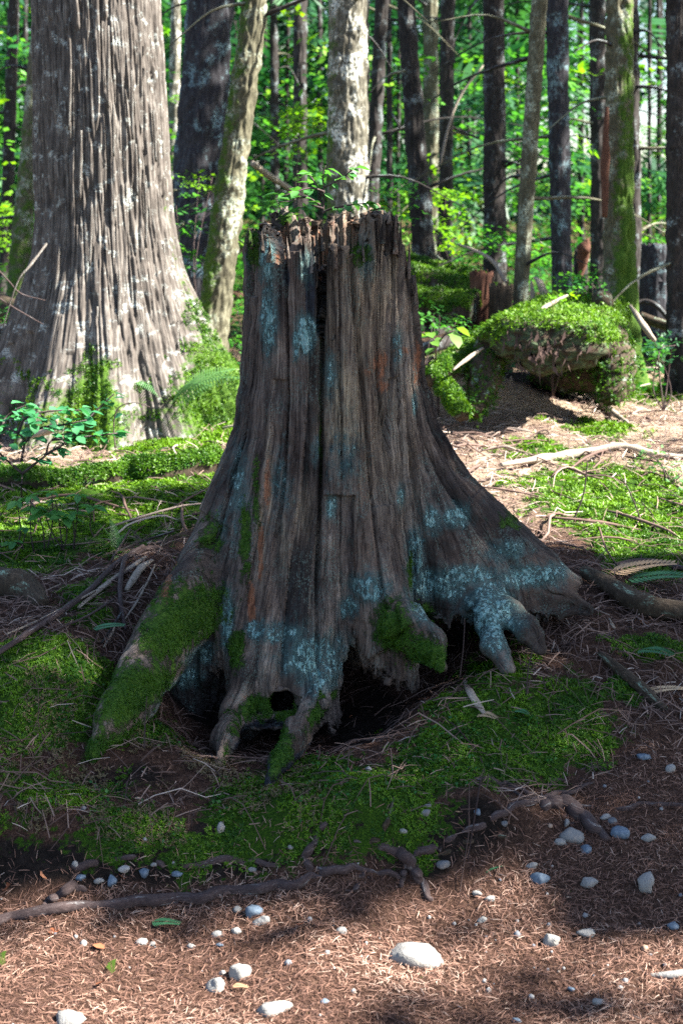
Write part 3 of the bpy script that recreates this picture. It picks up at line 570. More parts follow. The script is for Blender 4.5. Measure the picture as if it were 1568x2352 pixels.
def add_splinter(px, py, Y, wpx, Lpx, bare_, moss_=0, burnt_=0, pale_=.2):
    py += 7 + 7 * rs.random(); wpx *= rs.uniform(.45, .95); c_ = P(px, py, Y); k_ = mpp(Y, 1.4); v_, f_ = splinter(c_[0], Y, c_[2], wpx * k_, .022 + .015 * rs.random(), Lpx * .6 * k_, int(rs.integers(1e6)), (rs.normal() * .006, rs.normal() * .006))
    n_ = len(v_); gr = np.stack([v_[:, 0] + px, v_[:, 1], v_[:, 2]], 1)
    part('splinter', v_, f_, M_stump, stump, {'grain': gr, 'lichen': np.zeros(n_), 'moss': np.full(n_, moss_), 'bare': np.full(n_, bare_ * .15), 'pale': np.full(n_, pale_ * .3 + .1 * bare_), 'burnt': np.full(n_, burnt_), 'tone': np.full(n_, rs.uniform(.05, .7)), 'warm': np.full(n_, rs.random())}, False)
for a_ in [(575, 520, 4.12, 12, 60, .2, .5), (603, 524, 4.08, 9, 70, .3, 0), (617, 553, 4.06, 13, 62, .45, 0, 0, .6), (662, 546, 4.05, 12, 60, .35),
           (712, 570, 4.05, 15, 80, 0, 0, 1), (772, 566, 4.05, 12, 60, .1), (836, 545, 4.07, 10, 70, .1), (879, 486, 4.10, 13, 110, 0),
           (908, 502, 4.14, 13, 120, 0), (918, 515, 4.15, 9, 110, 0), (940, 556, 4.2, 9, 120, 0), (954, 622, 4.24, 8, 100, 0),
           (630, 480, 4.5, 18, 60, .1, .2), (646, 466, 4.5, 16, 70, .1, .4), (697, 500, 4.54, 11, 50, .3), (762, 480, 4.54, 14, 65, .3, .4), (818, 480, 4.53, 12, 60, .9),
           (652, 535, 4.28, 10, 45, .5), (667, 520, 4.34, 9, 50, .4), (725, 540, 4.3, 12, 60, .4), (742, 530, 4.35, 12, 60, .5), (758, 520, 4.38, 14, 65, .4), (700, 528, 4.38, 10, 50, .4), (775, 535, 4.3, 10, 50, .3), (688, 540, 4.28, 8, 40, .4), (790, 515, 4.4, 12, 60, .5)]: add_splinter(*a_)
# moss tufts: a few curved blades each
def tuft(nb=5, seed=0, hgt=1.):
    rs_ = np.random.default_rng(seed); v_, f_ = [], []
    for i in range(nb):
        a_ = rs_.uniform(0, 6.28); l_ = rs_.uniform(.5, 1.1); w_ = .16; o = np.array([rs_.normal() * .25, rs_.normal() * .25, -.1]); d_ = np.array([math.cos(a_), math.sin(a_), 0]); s_ = np.array([-d_[1], d_[0], 0])
        m_ = o + d_ * .35 * l_ + np.array([0, 0, .6 * hgt * l_]); t_ = o + d_ * .95 * l_ + np.array([0, 0, .75 * hgt * l_]); b_ = len(v_)
        v_ += [o, m_ - s_ * w_, m_ + s_ * w_, t_]; f_ += [(b_, b_ + 1, b_ + 2), (b_ + 1, b_ + 3, b_ + 2)]
    return np.array(v_), np.array(f_)
TUFTS = [tuft(5, s_) for s_ in range(4)]
def tufts_on(Pn, Nn, size):
    n_ = len(Pn); M_ = frame_to(Nn + rng.normal(size=(n_, 3)) * .35, rng.uniform(0, 6.28, n_)); w_ = rng.integers(0, 4, n_); q = []
    patch = np.clip(.5 + .6 * perlin(Pn * 9) + .25 * rng.normal(size=n_), 0, 1)
    for i in range(4):
        s_ = w_ == i
        if s_.any(): q.append(scatter(TUFTS[i][0], TUFTS[i][1], Pn[s_], M_[s_], (size * np.ones(n_))[s_] * rng.uniform(.6, 1.4, s_.sum()), patch[s_]))
    return join(q)
mm = moss + .8 * fbm(V * 24, 3); ci = np.where((mm > .55) & (V[:, 1] < 4.5) & (rng.random(len(V)) < .45))[0]
v_, f_, a_ = tufts_on(V[ci], N[ci] * 1. + np.array([0, 0, .2]), .0050)
o = part('moss', v_, f_, M_mossblade, stump, {'rnd': a_ * .6}); o['kind'] = 'stuff'
STV, STN = V, N

# ---------------------------------------------------------------- trees
def trunk_geo(ctr, rad, lobes, na, zrows, bark, seed):
    """ctr(z)->x,y ; rad(z) ; lobes [(deg, width, z table, amp table)]; bark (freq, amp, stretch, kind)"""
    th = np.linspace(0, 2 * math.pi, na, endpoint=False) - math.pi; Z, T = np.meshgrid(zrows, th, indexing='ij'); z_, t_ = Z.ravel(), T.ravel()
    dg = np.degrees(t_); r = rad(z_)
    for c_, w_, zt, at in lobes: r = r + np.interp(z_, zt, at) * np.exp(-(((dg - c_ + 180) % 360 - 180) / w_) ** 2)
    cx, cy = ctr(z_); rr = rad(np.array([2.5]))[0]
    tw = t_ + .05 * perlin(np.stack([np.cos(t_) * 2, np.sin(t_) * 2 + seed, z_ * .8], 1))
    gr = np.stack([rr * np.cos(tw) + seed * 1.7, rr * np.sin(tw), z_], 1); fq, am_, st_, kd = bark
    g_ = gr * np.array([1, 1, st_])
    if kd == 'strip':
        cl_ = np.floor(tw * rr * 40 + 1.1 * perlin(gr * np.array([10, 10, 1.5]))); ch_ = np.floor(z_ * 1.6 + 3 * np.modf(np.abs(np.sin(cl_ * 12.9898)) * 43758.5)[0]); d = .015 * (np.modf(np.abs(np.sin(cl_ * 78.233 + ch_ * 37.7)) * 43758.5)[0] - .5) -am_ * np.clip(1 - np.abs(perlin(g_ * fq)) * 5, 0, 1) - am_ * .35 * np.clip(1 - np.abs(perlin(g_ * fq * 2.1 + 5)) * 4, 0, 1) + am_ * .10 * perlin(g_ * fq * 4)
    else: d = am_ * (perlin(g_ * fq) + .6 * perlin(g_ * fq * 2.2 + 3)) - am_ * .8 * np.clip(1 - np.abs(perlin(g_ * fq * 1.5 + 8)) * 3, 0, 1)
    d = d + .03 * rr * fbm(gr * np.array([4, 4, 1.2]) + seed, 2)
    r = r + d
    V_ = np.stack([cx + r * np.sin(t_), cy - r * np.cos(t_), z_], 1)
    n_ = len(zrows); i = np.arange(n_ - 1)[:, None] * na; j = np.arange(na)[None]; k_ = (j + 1) % na
    return V_, np.stack([i + j, i + k_, i + na + k_, i + na + j], 2).reshape(-1, 4), gr, t_

TREES = []
def tree(label, mat, top, bot, Y, wtop, wbot, flare=1.35, name='tree', group=None, bark=(14, .012, .3, 'plate'), res=44, moss=None, zt=11., flareh=.5, lobes=None, rows=None, seed=None):
    """top=(px at py 0), bot=(px,py) of the foot; widths in photo pixels"""
    seed = rng.uniform(0, 50) if seed is None else seed
    a = P(bot[0], bot[1], Y); b = P(top, 0, Y); zg = H([a[0]], [Y])[0]
    sl = (b[0] - a[0]) / (b[2] - a[2]); k0, k1 = mpp(Y, a[2]), mpp(Y, b[2]); r0, r1 = wbot * k0 / 2, wtop * k1 / 2
    wob = rng.uniform(-.02, .02, 2) * r0 * 4
    ctr = lambda z_: (a[0] + sl * (z_ - a[2]) + wob[0] * np.sin(z_ * 1.1), Y + .02 * (z_ - zg) + wob[1] * np.sin(z_ * .9))
    rad = lambda z_: np.interp(z_, [zg, b[2], zt], [r0, r1, r1 * .75]) * (1 + (flare - 1) * np.exp(-(z_ - zg) / (flareh * .5)))
    zr = np.concatenate([np.linspace(zg - .25, zg + flareh, 16), np.linspace(zg + flareh, b[2] + .4, rows or 70)[1:], np.linspace(b[2] + .4, zt, 12)[1:]])
    lb = lobes or [(rng.uniform(-180, 180), rng.uniform(18, 32), [zg - .3, zg, zg + flareh], [r0 * .6, r0 * .45, 0]) for _ in range(5)]
    V_, F_, gr, t_ = trunk_geo(ctr, rad, lb, res, zr, bark, seed)
    t = empty(name, (a[0], Y, zg), label, 'tree', group)
    ms = np.zeros(len(V_)) if moss is None else moss(V_[:, 2] - zg, t_)
    part('trunk', V_, F_, mat, t, {'grain': gr, 'moss': ms})
    TREES.append((t, ctr, Y)); return t, ctr, rad, zg
def mossfoot(h_, s_=.5, side=None):
    def fn(z_, t_):
        m = s_ * np.exp(-np.clip(z_, 0, None) / h_)
        if side is not None: m = m + .35 * np.clip(np.cos(t_ - R(side)), 0, 1)
        return m
    return fn

# the great cedar on the left
cx0 = P(238, 400, 7.5)[0]; zk_ = [-.2, .35, .54, .77, .89, 1.11, 1.34, 1.56, 2.5, 4, 12]
rk_ = [.72, .66, .60, .545, .505, .44, .385, .35, .325, .305, .25]
zg = H([cx0], [7.5])[0]
lb = [(-70, 20, [0, .5, .9, 1.4], [.30, .22, .08, 0]), (-22, 14, [0, .5, .8, 1.3], [.42, .22, .07, 0]), (8, 11, [0, .45, .8, 1.2], [.50, .25, .06, 0]), (40, 13, [0, .5, .9], [.16, .09, 0]), (80, 15, [0, .6, .9, 1.3], [.38, .24, .10, 0]),
      (150, 25, [0, .6, 1.2], [.3, .2, 0]), (-130, 25, [0, .6, 1.2], [.3, .2, 0]), (-45, 10, [0, .5, 1.], [-.10, -.08, 0]), (24, 8, [0, .5, .9], [-.10, -.06, 0]), (60, 10, [0, .5, .9], [-.08, -.05, 0])]
V_, F_, gr, t_ = trunk_geo(lambda z_: (cx0 - .012 * (z_ - 1.5), 7.5 + .01 * z_), lambda z_: np.interp(z_, zk_, rk_), lb, 640, np.concatenate([np.linspace(.2, 1.5, 150), np.linspace(1.5, 2.9, 110)[1:], np.linspace(2.9, 12, 30)[1:]]), (36, .017, .05, 'strip'), 2.)
cedar = empty('cedar_tree', (cx0, 7.5, zg), 'huge cedar with fluted pale stringy bark and a mossy flared foot', 'tree')
zz = V_[:, 2]; dgc = np.degrees(t_)
ms = .62 * np.exp(-((zz - .62) / .34) ** 2) * (.5 + .5 * np.exp(-((dgc + 15) / 40) ** 2)) + .45 * np.exp(-((dgc + 85) / 25) ** 2) * sstep(1.2, .6, zz) + .38 * np.exp(-((dgc - 85) / 26) ** 2) * sstep(2.9, 1.2, zz) + .40 * np.exp(-((dgc - 2) / 9) ** 2) * sstep(1.3, .7, zz) + .26 * np.exp(-((dgc - 68) / 18) ** 2) + .25 * np.exp(-((dgc - 45) / 20) ** 2) * sstep(1.1, .6, zz)
part('trunk', V_, F_, M_cedar, cedar, {'grain': gr, 'moss': ms})
Nc = vnormals(V_, F_); ci = np.where((ms + .7 * fbm(V_ * 10, 3) > .58) & (zz < 1.15) & (V_[:, 1] < 7.5) & (rng.random(len(V_)) < .5))[0]
v_, f_, a_ = tufts_on(V_[ci], Nc[ci] - np.array([0, 0, .3]), .013); tag(part('moss', v_, f_, M_mossblade, cedar, {'rnd': a_}), kind='stuff')
for px, py, Lp, w_ in [(250, 60, 190, 9), (262, 240, 120, 8), (140, 560, 120, 10), (300, 160, 160, 8), (330, 420, 150, 9), (215, 470, 140, 8), (280, 620, 120, 9), (370, 560, 130, 9), (190, 300, 160, 9), (345, 250, 120, 8), (235, 700, 110, 9), (165, 160, 140, 8), (310, 330, 120, 7), (400, 690, 110, 9), (120, 640, 100, 10)]:
    a = P(px, py, 7.2); b = P(px + (px - 238) * .06, py + Lp, 7.2); dd = []
    for q_ in (a, (a + b) / 2, b):
        rr_ = np.interp(q_[2], zk_, rk_); dx = np.clip((q_[0] - cx0) / rr_, -.97, .97); dd.append([q_[0], 7.5 - rr_ * math.sqrt(1 - dx * dx) - .0, q_[2]])
    v_, f_, at = tube(dd, [.006, w_ * mpp(7.2) * .5, .006], 10, 6, .25, px, .5); at['moss'] = np.zeros(len(v_)); part('bark_strip', v_, f_, M_cedar, cedar, at)
v_, f_, at = tube([P(108, 560, 7.2), P(70, 610, 6.95), P(40, 650, 6.9), P(5, 760, 6.9)], [.007, .006, .004, .002], 16, 7, .3, 3); at['moss'] = np.zeros(len(v_)); tag(part('dead_branch', v_, f_, M_cedar, cedar, at))

B1 = (13, .014, .3, 'plate')
tree('slim dark trunk in shade at the far left, past the great cedar', M_bark, 30, (12, 610), 16, 26, 30, moss=mossfoot(1.5, .3))
tree('moss covered slanting trunk half hidden behind the great cedar', M_mossbark, 90, (45, 650), 11.5, 30, 55, moss=mossfoot(3, .5))
tree('slender pale trunk with a sunlit stretch beside the thick blue grey trunk', M_white, 402, (398, 560), 18, 24, 32)
tree('thick blue grey trunk standing behind the leaning mossy tree', M_bluebark, 480, (450, 690), 10.8, 108, 128, flare=1.15, bark=(11, .02, .3, 'plate'), res=80, rows=90)
lt, _, _, _ = tree('leaning mossy tree crowding the great cedar on its sunlit side', M_mossbark, 586, (482, 815), 8.2, 58, 84, flare=1.12, bark=(22, .012, .45, 'plate'), res=80, rows=140, moss=mossfoot(2., .15, -60), flareh=.35)
tree('thin dark trunk just past the leaning mossy tree', M_bark, 628, (632, 520), 20, 19, 22)
tree('thin dark trunk standing above the leaf sprays, sunlit along one edge', M_bark, 688, (690, 520), 16.5, 31, 36)
tree('bright flaky barked trunk rising directly behind the jagged stump', M_white, 801, (803, 720), 9.2, 92, 104, flare=1.15, bark=(24, .010, .35, 'plate'), res=110, rows=170, moss=mossfoot(1., .2, -80))
tree('dark leaning trunk close beside the bright flaky trunk', M_bark, 876, (850, 560), 14, 32, 30)
tree('very thin straight dark trunk between two thicker ones', M_bark, 893, (895, 560), 17, 13, 16)
tree('tall grey trunk with a flared pale foot behind the fallen log', M_bark, 932, (978, 640), 12, 42, 58, flare=1.35, res=60, bark=B1, rows=90)
tree('mossy patched trunk with a pale foot among bright leaves', M_mossbark, 990, (990, 560), 17, 36, 34)
tree('smooth dark trunk beside the mossy patched trunk', M_bark, 1030, (1020, 590), 15, 33, 34)
tree('straight dark scaly trunk, the broadest of the middle ones', M_bark, 1135, (1136, 655), 11.5, 48, 56, flare=1.12, res=70, bark=(20, .009, .5, 'plate'), rows=120)
tree('slim mossy trunk leaning from the rotten stump towards the sky', M_mossbark, 1240, (1192, 730), 9.6, 38, 36, flare=1.15, res=56, bark=(24, .006, .5, 'plate'), rows=110, moss=mossfoot(2, .1))
tree('dark lichened trunk edged with a bright sunlit strip', M_bluebark, 1280, (1292, 668), 10.6, 52, 46, flare=1.1, res=70, bark=(18, .008, .4, 'plate'), rows=110)
tree('grey trunk behind the mossy tree, dappled with sun', M_bark, 1374, (1375, 600), 15, 38, 42)
mt, mc, mr, mz = tree('big mossy trunk with a bare reddish strip and spreading mossy foot', M_mossbark, 1427, (1424, 800), 9.0, 62, 78, flare=1.5, res=90, bark=(17, .014, .4, 'plate'), rows=130, moss=mossfoot(1.2, .45, 40), flareh=.6)
a, b = P(1393, 245, 8.87), P(1388, 500, 8.85); v_, f_, at = tube([a, (a + b) / 2 - np.array([0.004, 0, 0]), b], [.012, .028, .018], 14, 7, .2, 5); at['moss'] = np.full(len(v_), -1.); part('bare_wood_strip', v_, f_, M_redrot, mt, at)
tree('plain grey trunk tight behind the big mossy trunk', M_bark, 1450, (1455, 680), 11, 36, 42)
tree('dark trunk flecked with sun at the edge of the wood', M_bark, 1556, (1560, 745), 8.6, 46, 60, flare=1.15, res=70, bark=(20, .010, .4, 'plate'), rows=110, moss=mossfoot(2, .2))
def limbs(t, ctr, Y, n_, live=0):
    zhi = CAMZ + .14 * Y + .3
    for i in range(n_):
        z_ = rng.uniform(1.2, zhi); cx_, cy_ = ctr(np.array([z_])); a = rng.uniform(-2.6, 2.6) - math.pi / 2; L_ = rng.uniform(.25, 1.1) * (1 + Y / 25); d_ = np.array([math.cos(a), math.sin(a) * .8, rng.uniform(-.5, .25)])
        s0 = np.array([float(cx_[0]), float(cy_[0]) if np.ndim(cy_) else cy_, z_]); v_, f_, at = tube([s0, s0 + d_ * L_ * .5 + [0, 0, .04], s0 + d_ * L_ + [0, 0, -.12 * L_]], [.011 + Y * .0005, .007, .003], 9, 5, .15, i); at['moss'] = np.full(len(v_), rng.uniform(-.3, .3)); part('dead_branch', v_, f_, M_mossbark if i % 3 == 0 else M_bark, t, at)
for t_, ctr_, Y_ in list(TREES): limbs(t_, ctr_, Y_, 5 if Y_ > 9 else 2)
# thin trunks far back among the leaves
FARL = ['left of the great cedar, nearest to it', 'showing at the shaded edge of the great cedar', 'close to the slender pale trunk', 'between the thick blue grey trunk and the leaning mossy tree', 'just past the top of the leaning mossy tree', 'left of the trunk above the leaf sprays', 'close to the shaded edge of the bright flaky trunk', 'close to the sunny edge of the bright flaky trunk', 'left of the tall grey trunk', 'left of the dark scaly trunk', 'thinner, left of the dark scaly trunk too', 'near the slim leaning tree', 'past the trunk with the bright edge', 'behind the edge of the big mossy trunk', 'just past the plain grey trunk', 'near the right edge', 'thinnest, hugging the dark scaly trunk', 'thinnest, hugging the sunlit edged trunk', 'thinnest, beside the wide grey broken trunk']
for i, (px, Y, w_) in enumerate([(60, 24, 12), (140, 30, 14), (372, 26, 12), (535, 24, 14), (600, 30, 9), (655, 27, 10), (735, 25, 12), (868, 30, 9), (912, 26, 10), (1075, 24, 9), (1062, 32, 8), (1190, 26, 10), (1335, 24, 10), (1415, 30, 9), (1490, 22, 9), (1512, 28, 9), (1085, 36, 9), (1330, 34, 8), (1512.5, 33, 8)]):
    tree('thin far trunk, ' + FARL[i], M_bark, px + rng.normal() * 6, (px, 560), Y, w_, w_ * 1.2, res=14, rows=24, group='thin far trunks in the sunlit leaves', bark=(10, .01, .3, 'plate'))

# ---------------------------------------------------------------- fallen wood, snags, broken stumps
def wood(name, label, cat, pts, rad, mat, n=None, sides=10, bump=.15, seed=1, moss=0., group=None, freq=1., flat=1., mossup=0.):
    v_, f_, at = tube(pts, rad, n, sides, bump, seed, flat, freq); N_ = np.zeros(len(v_))
    if mossup:
        c_ = smooth_path(pts, n or max(6, len(pts) * 4)); d_ = v_[:len(c_) * sides, 2] - np.repeat(c_[:, 2], sides); N_[:len(d_)] = np.sign(d_) * np.minimum(1, np.abs(d_) / (max(rad) + 1e-6)) * mossup
    at['moss'] = N_ + moss; return single(name, v_, f_, mat, label, cat, group, at)
def on(px, py, r=0., k=.6): return G(px, py, r * k)
def jagged(name, label, px, pytop, pybot, w_, Y, mat, seed, moss=0., teeth=.18, cat='stump', parts=True):
    a = P(px, pybot, Y); b = P(px, pytop, Y); r = w_ * mpp(Y) / 2; rs_ = np.random.default_rng(seed); na = 36
    th = np.linspace(0, 2 * math.pi, na, endpoint=False); prof = b[2] - teeth * (b[2] - a[2]) * (np.abs(perlin(np.stack([np.cos(th) * 3 + seed, np.sin(th) * 3, 0 * th], 1))) * 2 + rs_.uniform(0, .5, na))
    zg_ = H([a[0]], [Y])[0] - .1; T_ = np.linspace(0, 1, 22); rows = []
    for t in T_: rows.append(np.stack([a[0] + r * (1 + .35 * (1 - t) ** 3) * np.sin(th), Y - r * (1 + .35 * (1 - t) ** 3) * np.cos(th), zg_ + (prof - zg_) * t], 1))
    for q_, s_ in ((.02, .75), (.35 * (b[2] - zg_), .6)): rows.append(np.stack([a[0] + r * s_ * np.sin(th), Y - r * s_ * np.cos(th), prof - q_], 1))
    V_ = np.concatenate(rows); n_ = len(rows); gr = np.stack([np.tile(np.cos(th) * r + seed, n_), np.tile(np.sin(th) * r, n_), V_[:, 2]], 1)
    d = .12 * r * (1 - 1.6 * np.clip(1 - np.abs(perlin(gr * np.array([1, 1, .1]) * 22)) * 3, 0, 1)) + .15 * r * fbm(V_ * 5, 2); c_ = np.stack([np.full(len(V_), a[0]), np.full(len(V_), Y), V_[:, 2]], 1); o_ = V_ - c_
    V_ = V_ + o_ / (np.linalg.norm(o_, axis=1)[:, None] + 1e-6) * d[:, None]
    i = np.arange(n_ - 1)[:, None] * na; j = np.arange(na)[None]; k_ = (j + 1) % na; F_ = np.stack([i + j, i + k_, i + na + k_, i + na + j], 2).reshape(-1, 4)
    t = empty(name, (a[0], Y, zg_), label, cat); part('trunk', V_, F_, mat, t, {'grain': gr, 'moss': np.full(len(V_), moss)})
    for _ in range(5):
        g_ = rs_.uniform(-1.4, 1.4); x_, y_ = a[0] + r * .92 * math.sin(g_), Y - r * .92 * math.cos(g_)
        v_, f_ = splinter(x_, y_, b[2] + rs_.uniform(-.06, .02), r * .35, r * .25, .25 * (b[2] - zg_), int(rs_.integers(1e6)))
        part('splinter', v_, f_, mat, t, {'grain': v_, 'moss': np.full(len(v_), moss)}, False)
    return t
jagged('broken_stump', 'broken dark red rotten stump with a hollow side behind the mossy log', 1103, 618, 760, 50, 9.6, M_redrot, 3, -.1, .1)
jagged('broken_stump', 'short dark splintered stump touching the rotten red one', 1148, 645, 760, 50, 9.4, M_log, 8, .1, .15)
jagged('broken_stump', 'wide grey broken trunk standing behind the big mossy trunk', 1502, 556, 730, 66, 10.2, M_bluebark, 5, 0, .05)
jagged('snag', 'snapped thin snag topped with reddish torn wood', 1330, 565, 690, 30, 10.0, M_bark, 9, 0, .2)
a = P(1338, 545, 9.9)
wood('torn_wood', 'tuft of reddish torn wood fibres on the snapped snag', 'wood', [P(1330, 640, 9.9), P(1338, 600, 9.9), P(1342, 570, 9.88), P(1350, 548, 9.86)], [.02, .035, .045, .01], M_redrot, 16, 9, .7, 4)
wood('splintered_stick', 'bright white upright splinter standing behind the mossy log', 'stick', [P(1250, 712, 8.6), P(1244, 670, 8.6), P(1238, 650, 8.6), P(1226, 636, 8.62)], [.028, .026, .022, .006], M_deadwood, 12, 7, .35, 2)
wood('splintered_stick', 'second shorter upright splinter left of the bright white one', 'stick', [P(1226, 712, 8.65), P(1222, 680, 8.65), P(1218, 645, 8.65)], [.022, .018, .006], M_deadwood, 10, 7, .3, 6)
wood('curved_branch', 'pale curved dead branch arching over the rotten stumps', 'branch', [P(1050, 560, 10), P(1100, 580, 9.8), P(1135, 605, 9.7), P(1160, 650, 9.6)], [.006, .011, .014, .012], M_deadwood, 18, 7, .1, 7)
wood('fallen_log', 'brown fallen log lying on a mossy one, behind the jagged stump', 'log', [P(900, 588, 11.2), P(960, 612, 10.8), P(1040, 632, 10.6), P(1110, 650, 10.4)], [.05, .07, .08, .07], M_log, 26, 12, .18, 2)
wood('fallen_log', 'sunlit moss topped log lying just under the brown fallen log', 'log', [P(880, 610, 10.8), P(960, 640, 10.4), P(1050, 668, 10.2), P(1130, 690, 10.0)], [.07, .10, .11, .10], M_log, 30, 14, .2, 5, .15, mossup=.45)
wood('fallen_log', 'shaded green log low behind the leaf sprays', 'log', [P(920, 690, 9.7), P(1000, 705, 9.5), P(1090, 715, 9.4)], [.11, .12, .12], M_log, 26, 14, .2, 8, .15, mossup=.3)
wood('fallen_log', 'dark bare pole lying behind the right side of the stump', 'log', [P(900, 830, 7.6), P(980, 800, 7.9), P(1060, 775, 8.2)], [.035, .04, .035], M_bark, 14, 9, .1, 3)
wood('leaning_stick', 'pale dead stick slanting against the leaning tree behind the stump', 'stick', [P(580, 375, 10.5), P(620, 405, 10.8), P(690, 450, 11.2)], [.022, .026, .02], M_deadwood, 12, 7, .1, 4)
wood('leaning_stick', 'long thin bare stick slanting up beside the dark scaly trunk', 'stick', [P(1010, 380, 12), P(1030, 290, 12.1), P(1060, 215, 12.2), P(1110, 150, 12.2)], [.012, .012, .010, .007], M_deadwood, 14, 6, .15, 4)
wood('leaning_stick', 'short white stick propped on the mossy foot of the big trunk', 'stick', [P(1446, 702, 8.2), P(1475, 745, 8.0), P(1502, 782, 7.9)], [.010, .022, .012], M_deadwood, 12, 7, .3, 4)
wood('fallen_pole', 'mossy pole slanting down to the edge beside the white stick', 'pole', [P(1470, 726, 9.2), P(1520, 745, 9.1), P(1640, 778, 8.9)], [.03, .034, .03], M_log, 12, 8, .1, 4, .3)
wood('arched_branch', 'dark arched dead branch behind the white propped stick', 'branch', [P(1452, 700, 9.6), P(1480, 692, 9.6), P(1510, 705, 9.5), P(1540, 740, 9.4)], [.012, .018, .018, .014], M_bark, 16, 6, .1, 4)
wood('fallen_log', 'grey log lying in the shade left of the great cedar', 'log', [P(-120, 690, 10.5), P(-20, 700, 10.3), P(70, 722, 10.0)], [.10, .10, .08], M_log, 14, 10, .15, 4, .35)
wood('fallen_log', 'lower dark log in the gap left of the great cedar', 'log', [P(-100, 770, 9.2), P(0, 765, 9.0), P(60, 760, 8.8)], [.06, .06, .05], M_bark, 14, 10, .15, 6, .1)
for L_, p_ in (('upper thin dead twig crossing in front of the great cedar', [(-30, 590), (20, 645), (50, 675), (105, 690)]), ('lower thin dead twig crossing in front of the great cedar', [(-30, 665), (30, 705), (100, 745)])):
    wood('dead_twig', L_, 'twig', [P(x_, y_, 6.9) for x_, y_ in p_], [.004, .004, .002], M_root, 14, 6, .1, 4)
wood('forked_stick', 'white forked stick in the sun at the foot of the great cedar', 'stick', [P(75, 1000, 6.6), P(118, 985, 6.55), P(130, 960, 6.5)], [.016, .02, .012], M_deadwood, 12, 7, .2, 4)
wood('curved_stick', 'thick curved bleached stick lying in front of the mossy log', 'stick', [on(1325, 895, .05), on(1365, 918, .05), on(1400, 955, .05), on(1440, 978, .03)], [.012, .024, .022, .008], M_deadwood, 20, 9, .25, 4)
wood('surface_root', 'long bleached root winding over the sunlit ground right of the stump', 'root', [on(1150, 1080, .04), on(1240, 1065, .04), on(1330, 1055, .05), on(1430, 1040, .05), on(1500, 1055, .04), on(1600, 1065, .04)], [.010, .017, .02, .016, .015, .014], M_deadwood, 34, 8, .4, 4)
wood('surface_root', 'weathered root lying low in the shade at the right edge', 'root', [on(1340, 1335, .06), on(1400, 1375, .07), on(1460, 1412, .07), on(1530, 1428, .07), on(1680, 1440, .07)], [.02, .032, .036, .034, .03], M_log, 28, 10, .2, 4, .12, mossup=.25)
wood('surface_root', 'mossy thin root running down the needle slope right of the stump', 'root', [on(1375, 1515, .03), on(1430, 1560, .03), on(1480, 1605, .03), on(1525, 1640, .02)], [.010, .017, .018, .010], M_log, 20, 8, .2, 3, .1)
wood('surface_root', 'short dark root crossing the moss above the weathered root', 'root', [on(1410, 1305, .02), on(1470, 1300, .03), on(1530, 1305, .02), on(1600, 1320, .02)], [.007, .012, .012, .008], M_root, 16, 7, .2, 3)
wood('mossy_root', 'sunlit mossy root arching down left of the hollow log', 'root', [P(1190, 745, 7.9), P(1110, 790, 7.6), P(1040, 840, 7.3), P(985, 872, 7.1)], [.09, .08, .07, .04], M_log, 26, 12, .22, 4, .2, mossup=.45)
wood('mossy_root', 'mossy stub of a root leaning to the ground left of the hollow log', 'root', [P(1005, 865, 7.2), P(1030, 905, 7.0), P(1062, 955, 6.8)], [.03, .05, .035], M_log, 20, 10, .22, 7, .1, mossup=.4)
wood('branch', 'pale broken branch lying along the top of the hollow mossy log', 'branch', [P(1165, 760, 7.35), P(1215, 730, 7.5), P(1260, 700, 7.6), P(1302, 678, 7.7)], [.012, .014, .012, .006], M_deadwood, 14, 8, .3, 9)
wood('branch', 'thin grey branch beside the left end of the hollow mossy log', 'branch', [P(1040, 850, 7.0), P(1075, 822, 7.1), P(1108, 800, 7.2)], [.006, .010, .007], M_deadwood, 12, 7, .3, 2)

# hollow mossy log, end on
def hollow_log():
    a, b = P(1252, 792, 7.15), P(1345, 728, 8.9); ax = (b - a) / np.linalg.norm(b - a); sd = np.cross(ax, [0, 0, 1.]); sd /= np.linalg.norm(sd); up = np.cross(sd, ax)
    na, nl = 90, 46; th = np.linspace(0, 2 * math.pi, na, endpoint=False); rows, gr, ms = [], [], []
    sh = 1 + .10 * np.cos(2 * th + .6) + .10 * np.sin(3 * th)
    for i in range(nl + 9):
        if i < 9: t_, s_ = 0 - .02 * (1 - (1 - i / 8) ** 2) + .02, i / 8; off = -.07 * math.sqrt(max(0, 1 - s_ ** 2)) - .01
        else: s_ = 1 - .12 * ((i - 9) / nl); off = (i - 9) / (nl - 1) * np.linalg.norm(b - a)
        s_ = max(s_, .02); w_ = .275 * s_; h_ = .155 * s_
        c_ = a + ax * off
        rows.append(c_ + np.outer(np.cos(th) * sh * w_, sd) + np.outer(np.sin(th) * sh * h_, up)); gr.append(np.stack([np.cos(th) * .3 * s_, np.sin(th) * .3 * s_, np.full(na, off)], 1))
        ms.append(np.where(np.sin(th) > .1, .75, -.05) * (1 if i >= 8 else .45 * (i > 5)))
    V_ = np.concatenate(rows); gr = np.concatenate(gr); n_ = len(rows)
    i = np.arange(n_ - 1)[:, None] * na; j = np.arange(na)[None]; k_ = (j + 1) % na; F_ = np.stack([i + j, i + na + j, i + na + k_, i + k_], 2).reshape(-1, 4)
    N_ = vnormals(V_, F_); V_ = V_ + N_ * (.08 * fbm(V_ * 6, 4) + .018 * perlin(V_ * 40))[:, None]
    return V_, F_, gr, np.concatenate(ms), N_
V_, F_, gr, ms, N_ = hollow_log()
log = empty('hollow_log', V_.mean(0) - [0, 0, .2], 'thick rotten log end with a shaggy moss cap above a dark hollow', 'log')
k = NT('log_end'); g = k.attr('grain', True); n1 = k.noise(g, 16, 6, .7); n2 = k.noise(g, 120, 4, .7)
